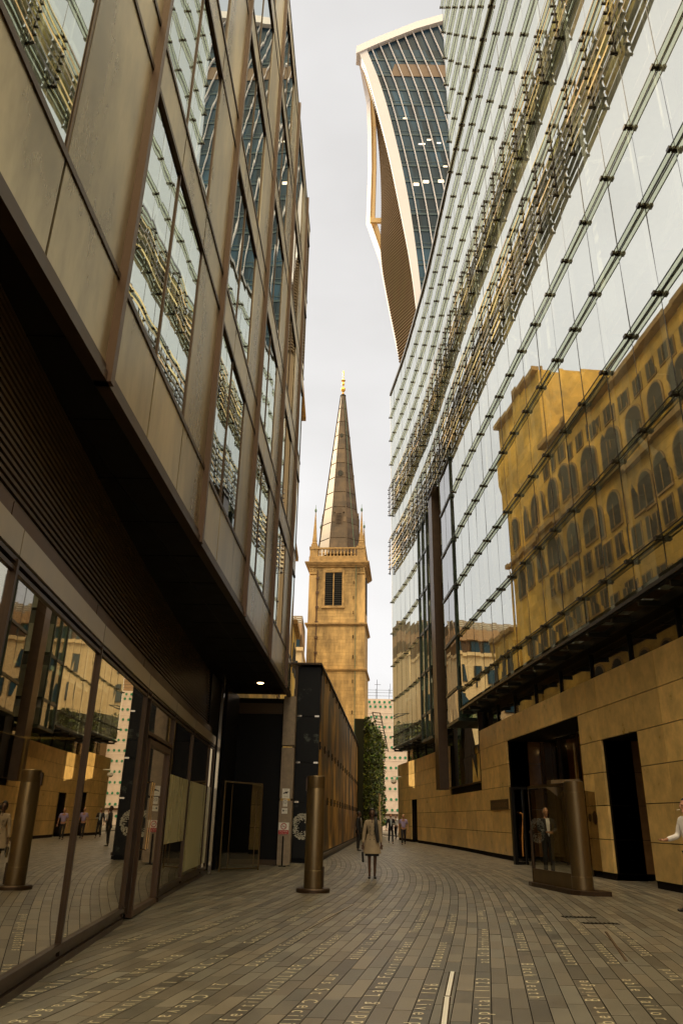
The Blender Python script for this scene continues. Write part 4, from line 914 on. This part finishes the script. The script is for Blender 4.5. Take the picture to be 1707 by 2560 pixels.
for u, z in ((5.0, 131.2), (5.6, 131.3), (8.9, 131.6), (7.0, 132.4), (2.2, 120.6), (4.3, 121.3), (7.4, 121.5), (7.7, 117.3), (3.2, 138), (9, 125.5)):
    x = XRr(z) + u; s = .55 if z < 122 else .4; m.box(x - s, x + s, YF(z) - .2, YF(z) - .1, z, z + (.7 if z < 122 else .3))
m.build('lit_ceiling', 'slamp', WT)
# ------------------------------------------------------------------ dotted sheeted building, green wall, small things at the end of the lane
DB = thing('sheeted_building', 'building wrapped in pale sheeting with rows of green discs at the end of the lane', 'building', (8, 121, 0))
m = MB(); m.box(2, 16, 120, 130, 0, 19.1); m.build('sheeting', 'sheet', DB)
m = MB()
for i in range(13): m.box(2, 16, 119.96, 119.999, 1.3 + i * 1.42, 1.34 + i * 1.42)
m.build('seams', 'sheetline', DB)
m = MB(); n = 14
for r_, z in enumerate([18.6, 17.9, 16.3] + [16.3 - 1.5 * i for i in range(1, 10)] + [1.2]):
    for x in np.arange(2.6 + .15 * (r_ % 3), 15.8, .79): m.prism([(x + .2 * math.cos(2 * PI * q / n), z + .2 * math.sin(2 * PI * q / n)) for q in range(n)], 'y', 119.93, 119.955)
m.build('green_discs', 'green', DB)
m = MB()
for z in (19.6, 20.1, 20.5): m.tube([(2, 120.2, z), (16, 120.2, z)], .025, 5)
for x in (6.0, 8.1, 10.5): m.tube([(x, 120.2, 19.1), (x, 120.2, 20.7)], .03, 5)
m.tube([(6.2, 120.5, 19.1), (6.2, 120.5, 22.2)], .04, 5); m.tube([(5.8, 120.5, 21.4), (6.8, 120.5, 21.4)], .03, 5); m.tube([(8.3, 120.5, 20), (8.3, 120.5, 21.6)], .03, 5)
m.build('roof_rail', 'rail', DB)
m = MB(); m.box(2, 16, 119.7, 119.95, 2.0, 2.3); m.build('ledge', 'fin', DB)
LW = thing('living_wall', 'wall covered with green climbing plants between the church and the far building', 'plant wall', (3.5, 70, 0))
fV = lambda y: 2.55 + (y - 62) * .13
m = MB(); m.yb(fV, 62.3, 78, -1.2, -.1, 0, 9.0); m.build('wall', 'soil', LW)
m = MB()
for i in range(9000):
    y = random.uniform(62.2, 78.2); z = random.uniform(.9, 9.15) ; 
    if z > 8.7 and random.random() < .5: continue
    if random.random() < .12: x, y = fV(62.3) - random.random() * .4, 62.2 - random.random() * .1
    else: x = fV(y) + random.uniform(-.15, .18) + .12 * math.sin(y * 2.1 + z)
    s = random.choice([.04, .06, .09, .15]); d = [Vector((random.gauss(0, 1), random.gauss(0, 1), random.gauss(0, 1))).normalized() * s for _ in range(2)]; p = Vector((x, y, z))
    t = random.choice([.3, .6, 1.1, 1.9]); m.add([p + d[0], p + d[1], p - d[0], p - d[1]], [(0, 1, 2, 3)], (t * rt_(.3), t, t * .8))
fo = m.build('foliage', 'foli', LW); 
m = MB(); m.yb(fV, 70, 72.2, -.05, .22, 0, 3.6); m.build('doorway', 'cstone2', LW)
m = MB(); 
for i in range(16):
    y = 64 + i * 1.35; m.tube([(2.9 + (y - 64) * .11, y, 9.75 - i * .09), (3.55 + (y - 64) * .1, y, 9.7 - i * .09)], .035, 5)
m.tube([(3.55, 64, 9.7), (3.55 + 2.0, 84.3, 8.3)], .05, 6); m.tube([(2.9, 64, 9.75), (5.0, 84.3, 8.4)], .05, 6)
tag(m.build('steel_pergola', 'rail'), 'dark steel ladder like pergola projecting above the green wall', 'pergola')
ca = thing('security_camera', 'white dome security camera on the far corner of the right stone wall', 'camera', (4.6, 61, 4.1))
m = MB(); m.lathe((4.42, 61, 4.15), [(.02, .22), (.2, .2), (.22, .0), (.12, -.1), (.02, -.14)], 16); m.build('dome', 'white', ca, True)
m = MB(); m.tube([(4.42, 61, 4.37), (4.42, 61, 4.55), (5.0, 61, 4.55)], .04, 8); m.build('bracket', 'white', ca)
# ------------------------------------------------------------------ people
def skin_obj(verts, edges, radii, root, sub=2):
    """verts/edges skeleton with per-vertex radius -> smooth continuous mesh data (verts, faces)"""
    me = bpy.data.meshes.new('s'); me.from_pydata(verts, edges, []); o = bpy.data.objects.new('s', me); C.objects.link(o)
    md = o.modifiers.new('k', 'SKIN'); md.use_smooth_shade = True
    for i, r in enumerate(radii):
        r = r if isinstance(r, tuple) else (r, r); me.skin_vertices[0].data[i].radius = r; me.skin_vertices[0].data[i].use_root = (i == root)
    if sub: s_ = o.modifiers.new('d', 'SUBSURF'); s_.levels = sub; s_.render_levels = sub
    dg = bpy.context.evaluated_depsgraph_get(); dg.update(); ev = o.evaluated_get(dg); m2 = ev.to_mesh()
    vs = [tuple(v.co) for v in m2.vertices]; fs = [tuple(p.vertices) for p in m2.polygons]; ev.to_mesh_clear(); bpy.data.objects.remove(o); bpy.data.meshes.remove(me); return vs, fs
class Sk:
    def __init__(s): s.v = []; s.e = []; s.r = []
    def p(s, co, r, par=None):
        s.v.append(tuple(co)); s.r.append(r); i = len(s.v) - 1
        if par is not None: s.e.append((par, i))
        return i
def hand(sk, wrist, d, par, curl=.5, side=1, s=1.0):
    d = Vector(d).normalized(); up_ = Vector((0, 0, 1)) if abs(d.z) < .8 else Vector((0, -1, 0)); across = d.cross(up_).normalized(); nrm = across.cross(d)
    w = Vector(wrist); pm = sk.p(w + d * .06 * s, (.032, .018), par)
    for i, (o, ln) in enumerate(((-.03, .075), (-.01, .085), (.01, .08), (.03, .062))):
        b = sk.p(w + d * .095 * s + across * o, .0105, pm); m1 = sk.p(w + d * (.095 + ln * .5) * s + across * o * 1.15 + nrm * curl * .02, .0095, b); sk.p(w + d * (.095 + ln * (1 - curl * .3)) * s + across * o * 1.2 + nrm * curl * .055, .0075, m1)
    t = sk.p(w + d * .045 * s + across * -.04 * side + nrm * .012, .011, pm); sk.p(w + d * .085 * s + across * -.055 * side + nrm * .03, .009, t)
def ellipsoid(m, c, r, n=16, k=10, fn=None):
    vs = []; fs = []
    for i in range(k + 1):
        ph = PI * i / k
        for j in range(n):
            a = 2 * PI * j / n; p = Vector((math.sin(ph) * math.cos(a), math.sin(ph) * math.sin(a), math.cos(ph)))
            q = Vector((p.x * r[0], p.y * r[1], p.z * r[2])); q = fn(p, q) if fn else q; vs.append(Vector(c) + q)
    for i in range(k):
        for j in range(n): fs.append((i * n + j, i * n + (j + 1) % n, (i + 1) * n + (j + 1) % n, (i + 1) * n + j))
    m.add(vs, fs)
def remesh(vs, fs, vox):
    me = bpy.data.meshes.new('r'); me.from_pydata(vs, [], fs); o = bpy.data.objects.new('r', me); C.objects.link(o)
    md = o.modifiers.new('r', 'REMESH'); md.mode = 'VOXEL'; md.voxel_size = vox; md.use_smooth_shade = True
    sm_ = o.modifiers.new('s', 'SMOOTH'); sm_.iterations = 2; sm_.factor = .5
    dg = bpy.context.evaluated_depsgraph_get(); dg.update(); ev = o.evaluated_get(dg); m2 = ev.to_mesh()
    a = [tuple(v.co) for v in m2.vertices]; b = [tuple(p.vertices) for p in m2.polygons]; ev.to_mesh_clear(); bpy.data.objects.remove(o); bpy.data.meshes.remove(me); return a, b
def person(label, loc, rz, H=1.75, skin='skin', hair='hair', bald=False, jacket=None, shirt='wshirt', trousers='suit', skirt=False,
           hands=None, feet=None, short=False, female=False, coat=False, vox=.009, head_turn=0.):
    S_ = H / 1.75; hd = hands or {}; r = thing('person', label, 'person', loc)
    XFM = Matrix.Translation(Vector(loc)) @ Matrix.Rotation(rz, 4, 'Z') @ Matrix.Scale(S_, 4)
    sw = .165 if female else .195; hipw = .085
    L_ = {}
    for s, nm in ((-1, 'R'), (1, 'L')):
        L_[nm] = dict(sh=Vector((s * sw, 0, 1.43)))
        el, wr, dr_ = hd.get(nm, ((s * (sw + .07), .03, 1.14), (s * (sw + .09), -.04, .89), (s * .05, -.1, -1)))
        L_[nm].update(el=Vector(el), wr=Vector(wr), d=Vector(dr_))
        kn, an = (feet or {}).get(nm, ((s * .10, -.01, .50), (s * .10, .03, .09))); L_[nm].update(kn=Vector(kn), an=Vector(an), hip=Vector((s * hipw, 0, .90)))
    # body, one continuous surface
    k = Sk(); pel = k.p((0, 0, .95), (.145, .1)); sp = k.p((0, 0, 1.15), (.125 if not female else .11, .09), pel); ch = k.p((0, .0, 1.34), (.15 if not female else .125, .10), sp)
    nb = k.p((0, .01, 1.47), .062, ch); nk = k.p((0, 0, 1.54), .05, nb); k.p((0, -.005, 1.60), .052, nk)
    for nm in 'RL':
        a = L_[nm]; s = -1 if nm == 'R' else 1
        sh = k.p(a['sh'], .056, ch); el = k.p(a['el'], .042, sh); wr = k.p(a['wr'], (.030, .024), el); hand(k, a['wr'], a['d'], wr, .6, s)
        hp = k.p(a['hip'], .088, pel); kn = k.p(a['kn'], .056 if not female else .05, hp)
        calf = k.p(a['kn'].lerp(a['an'], .35) + Vector((0, .02, 0)), .053 if not female else .047, kn); an = k.p(a['an'], .036 if not female else .032, calf); he = k.p(a['an'] + Vector((0, .01, -.05)), .036, an); k.p(a['an'] + Vector((s * .015, -.15, -.065)), .028, he)
    vs, fs = skin_obj(k.v, k.e, k.r, 0, 2); m = MB(); m.add(vs, fs)
    hr = Matrix.Rotation(head_turn, 3, 'Z'); hc = Vector((0, -.012, 1.655))
    def hf(p, q):
        if p.z < 0: q.x *= 1 + p.z * .28; q.y *= 1 + p.z * .12
        if p.y < -.5 and p.z < .1: q.y *= 1.02
        return hr @ q
    ellipsoid(m, hc, (.076, .098, .118), 18, 12, hf)
    for c, rr in (((0, -.10, -.01), (.014, .022, .03)), ((0, -.112, -.028), (.018, .016, .014)), ((0, -.088, -.062), (.028, .016, .014)), ((0, -.072, -.098), (.03, .028, .022)), ((-.077, .01, -.01), (.012, .02, .032)), ((.077, .01, -.01), (.012, .02, .032)), ((0, -.086, .028), (.055, .016, .013))): ellipsoid(m, hc + hr @ Vector(c), rr, 8, 6, lambda p, q: hr @ q)
    vs, fs = remesh(m.v, m.f, vox); m = MB(); m.add(vs, fs); body = m.build('body', skin, r, True, XFM)
    m = MB()
    for s in (-1, 1): ellipsoid(m, hc + hr @ Vector((s * .03, -.091, .006)), (.013, .008, .008), 8, 6, lambda p, q: hr @ q)
    m.build('eyes', 'eye', r, True, XFM)
    m = MB(); ellipsoid(m, hc + hr @ Vector((0, -.103, -.062)), (.022, .008, .007), 8, 6, lambda p, q: hr @ q); m.build('mouth', 'lip', r, True, XFM)
    m = MB()
    def hairf(p, q):
        q = Vector(q)
        if p.y < -.1 and p.z < .62: q *= .80
        if bald and p.z > .1: q *= .86
        if p.z < -.35 and not female: q *= .85
        return hr @ q
    ellipsoid(m, hc + Vector((0, .012, .016)), (.088, .106, .124) if not female else (.10, .115, .135), 22, 16, hairf)
    if female:
        ellipsoid(m, hc + Vector((.11, .02, -.02)), (.06, .055, .07), 12, 8)
    m.build('hair', hair, r, True, XFM)
    # clothes
    def garment(name, mt, vers, edges_, rad_, root=0): vs, fs = skin_obj(vers, edges_, rad_, root, 2); m = MB(); m.add(vs, fs); return m.build(name, mt, r, True, XFM)
    fat = 1.12 if jacket or coat else 1.0
    k = Sk(); z0 = .93 if not jacket else .80
    lo = k.p((0, 0, z0), (.165 * fat if not female else .16, .125)); md_ = k.p((0, 0, 1.14), (.148 * fat if not female else .118, .112), lo); c_ = k.p((0, .0, 1.34), (.168 * fat if not female else .14, .118), md_); k.p((0, .012, 1.485), (.072, .06), c_)
    for nm in 'RL':
        a = L_[nm]; sh = k.p(a['sh'] + Vector((0, 0, -.005)), .07 * fat if not female else .066, c_)
        if short: k.p(a['sh'].lerp(a['el'], .78), .062, sh)
        else: el = k.p(a['el'], .054 * (1 + .08 * (fat > 1)), sh); k.p(a['wr'] - (a['wr'] - a['el']).normalized() * .01, (.043, .038), el)
    top = garment('trench_coat' if coat else 'jacket' if jacket else 'shirt', coat or jacket or shirt, k.v, k.e, k.r)
    if jacket:
        m = MB(); y = -.135
        m.add([(-.05, y + .02, 1.49), (.05, y + .02, 1.49), (.055, y - .012, 1.36), (.035, y - .016, 1.08), (0, y - .018, 1.0), (-.035, y - .016, 1.08), (-.055, y - .012, 1.36)], [(0, 1, 2, 3, 4, 5, 6)]); m.build('shirt_front', shirt, r, False, XFM)
    if coat:
        m = MB(); m.lathe((0, 0, 0), [(.148, 1.12), (.175, 1.0), (.205, .88), (.235, .72), (.255, .62), (.235, .62)], 30, 1, 0, 1.0, .76); sk_ = m.build('coat_skirt', coat, top, 60, None)
        sk_.data.transform(XFM)
        m = MB()
        for s in (-1, 1):
            m.add([(s * .015, -.142, 1.42), (s * .10, -.12, 1.47), (s * .11, -.13, 1.37), (s * .03, -.155, 1.25)], [(0, 1, 2, 3)])
        m.box(-.125, .125, -.135, -.125, 1.09, 1.13); c2 = m.build('lapels', coat, top, False, XFM)
        m = MB()
        for x in (-.06, .05):
            for z in (1.3, 1.2, 1.12, .98): ellipsoid(m, (x, -.152 - (1.3 - z) * .03, z), (.013, .008, .013), 8, 6)
        m.build('buttons', 'shoe', top, True, XFM)
        m = MB(); m.lathe((0, 0, 0), [(.17, .85), (.2, .56), (.18, .56)], 24, 1, 0, 1.0, .72); m.build('skirt', 'suit', r, 60, XFM)
    else:
        k = Sk(); p0 = k.p((0, 0, .97), (.15, .112))
        for nm in 'RL':
            a = L_[nm]; hp = k.p(a['hip'] + Vector((0, 0, -.02)), .1, p0); kn = k.p(a['kn'], .07, hp); k.p(a['an'] + Vector((0, .0, .0)), .056, kn)
        garment('trousers', trousers, k.v, k.e, k.r)
    for nm in 'RL':
        a = L_[nm]['an']; s = -1 if nm == 'R' else 1; k = Sk()
        q = k.p(a + Vector((0, .03, -.052)), (.042, .036)); q = k.p(a + Vector((s * .008, -.06, -.056)), (.045, .032), q); k.p(a + Vector((s * .015, -.17, -.066)), (.036, .023), q)
        vs, fs = skin_obj(k.v, k.e, k.r, 0, 2); m = MB(); m.add(vs, fs); m.build('shoe', 'shoe', r, True, XFM)
    return r, XFM
walkA = {'R': ((-.09, -.10, .50), (-.09, -.12, .09)), 'L': ((.09, -.02, .50), (.09, .20, .13))}
walkB = {'L': ((.10, -.12, .51), (.10, -.16, .09)), 'R': ((-.10, -.0, .49), (-.10, .2, .14))}
# woman in the trench coat
wm, X = person('woman in a beige trench coat with a dark scarf, walking nearest in the lane', (1.0, 22.1, 0), 0, 1.70, 'skin_d', female=True, coat='trench',
    hands={'R': ((-.22, .03, 1.15), (-.25, -.03, .87), (-.02, -.05, -1)), 'L': ((.23, .03, 1.15), (.25, -.04, .88), (.02, -.08, -1))}, feet={'R': ((-.075, -.03, .49), (-.07, -.03, .085)), 'L': ((.085, -.02, .49), (.075, .02, .085))}, vox=.007)
k = Sk(); a = k.p((.10, -.03, 1.56), (.05, .045)); a = k.p((.10, -.15, 1.40), (.055, .03), a); a = k.p((.115, -.175, 1.2), (.06, .025), a); a = k.p((.15, -.185, 1.0), (.05, .022), a); k.p((.16, -.18, .9), (.03, .015), a)
vs, fs = skin_obj(k.v, k.e, k.r, 0, 2); m = MB(); m.add(vs, fs); m.build('scarf', 'hair', wm, True, X)
um = MB(); um.tube([X @ Vector((-.265, -.06, .78)), X @ Vector((-.265, -.06, .66))], .008, 6); um.tube([X @ Vector((-.265, -.06, .66)), X @ Vector((-.26, -.06, .64)), X @ Vector((-.25, -.05, .42)), X @ Vector((-.25, -.05, .40))], [.02, .035, .032, .015], 10)
tag(um.build('folded_umbrella', 'suit', None, True), 'short folded black umbrella hanging from the hand of the woman in the trench coat', 'umbrella')
person('man in a black suit standing in profile close to the hoarding behind the woman', (1.16, 40.6, 0), math.radians(75), 1.80, 'skin_d', jacket='suit', feet={'R': ((-.09, 0, .5), (-.09, .02, .09)), 'L': ((.09, 0, .5), (.09, .03, .09))})
person('bald man in a lilac short sleeved shirt walking beside the right wall', (4.36, 51.9, 0), 0, 1.78, 'skin', 'grey_hair', True, None, 'lilac', 'navy', feet=walkA, short=True)
pp, X = person('man in a dark suit and pale blue shirt reading papers as he walks', (3.70, 54.2, 0), math.radians(5), 1.80, 'skin', jacket='navy', shirt='bshirt', trousers='navy', feet=walkB,
    hands={'L': ((.27, .0, 1.16), (.17, -.26, 1.14), (-.6, -.7, .1))})
m = MB(); q = [X @ Vector(v) for v in ((.02, -.36, 1.16), (.22, -.36, 1.14), (.22, -.52, 1.19), (.02, -.52, 1.21))]; m.add(q + [v + Vector((0, 0, -.012)) for v in q], [(0, 1, 2, 3), (7, 6, 5, 4), (0, 4, 5, 1), (1, 5, 6, 2), (2, 6, 7, 3), (3, 7, 4, 0)]); tag(m.build('papers', 'paper'), 'white papers held by the man in the dark suit and pale blue shirt', 'papers')
person('person in a dark jacket far back between the woman and the man with papers', (3.15, 62.5, 0), math.radians(20), 1.72, 'skin', jacket='navy', feet=walkA, vox=.012)
person('man in a white shirt half hidden behind the stone corner at the far end', (5.05, 67.5, 0), math.radians(-40), 1.8, 'skin', shirt='wshirt', feet=walkB, vox=.012)
person('person in dark clothes farthest away near the living wall', (3.9, 74, 0), 0, 1.7, 'skin', jacket='suit', feet=walkB, vox=.012)
person('balding man in a dark suit and white shirt standing behind the glass gate', (6.42, 24.6, 0), math.radians(5), 1.86, 'skin', 'grey_hair', True, 'suit', 'wshirt', 'suit',
    hands={'L': ((.25, -.02, 1.18), (.07, -.24, 1.10), (-1, -.3, .0)), 'R': ((-.25, -.02, 1.18), (-.07, -.24, 1.12), (1, -.3, .1))}, vox=.008)
sm_, X = person('man in a white shirt with a cigarette at the right edge of the picture', (6.66, 15.2, 0), math.radians(-78), 1.90, 'skin', shirt='wshirt', trousers='navy',
    hands={'R': ((-.27, -.06, 1.16), (-.22, -.33, 1.10), (.1, -1, -.15)), 'L': ((.26, .03, 1.14), (.26, -.12, .92), (0, -.2, -1))}, feet={'R': ((-.1, -.12, .5), (-.1, -.2, .09)), 'L': ((.1, 0, .5), (.1, .16, .1))}, vox=.006)
m = MB(); m.tube([X @ Vector((.0, -.13, 1.595)), X @ Vector((-.0, -.20, 1.585))], .0045, 6); tag(m.build('cigarette', 'paper'), 'cigarette in the mouth of the white shirted man at the right edge', 'cigarette')
# far street beyond the lane
m = MB()
for x in (3.0, 3.35): m.box(x, x + .12, 66, 66.12, 0, 1.0)
for i, x in enumerate((2.95, 3.3)):
    m = MB(); m.lathe((x, 66 + i * 3, 0), [(.09, 0), (.09, .05), (.06, .06), (.06, .95), (.03, 1.02)], 12); tag(m.build('bollard', 'sheetline', None, True), ['pale street post at the far end of the lane, the nearer of two', 'pale street post at the far end of the lane, the farther of two'][i], 'bollard', 'pale posts at the end of the lane')
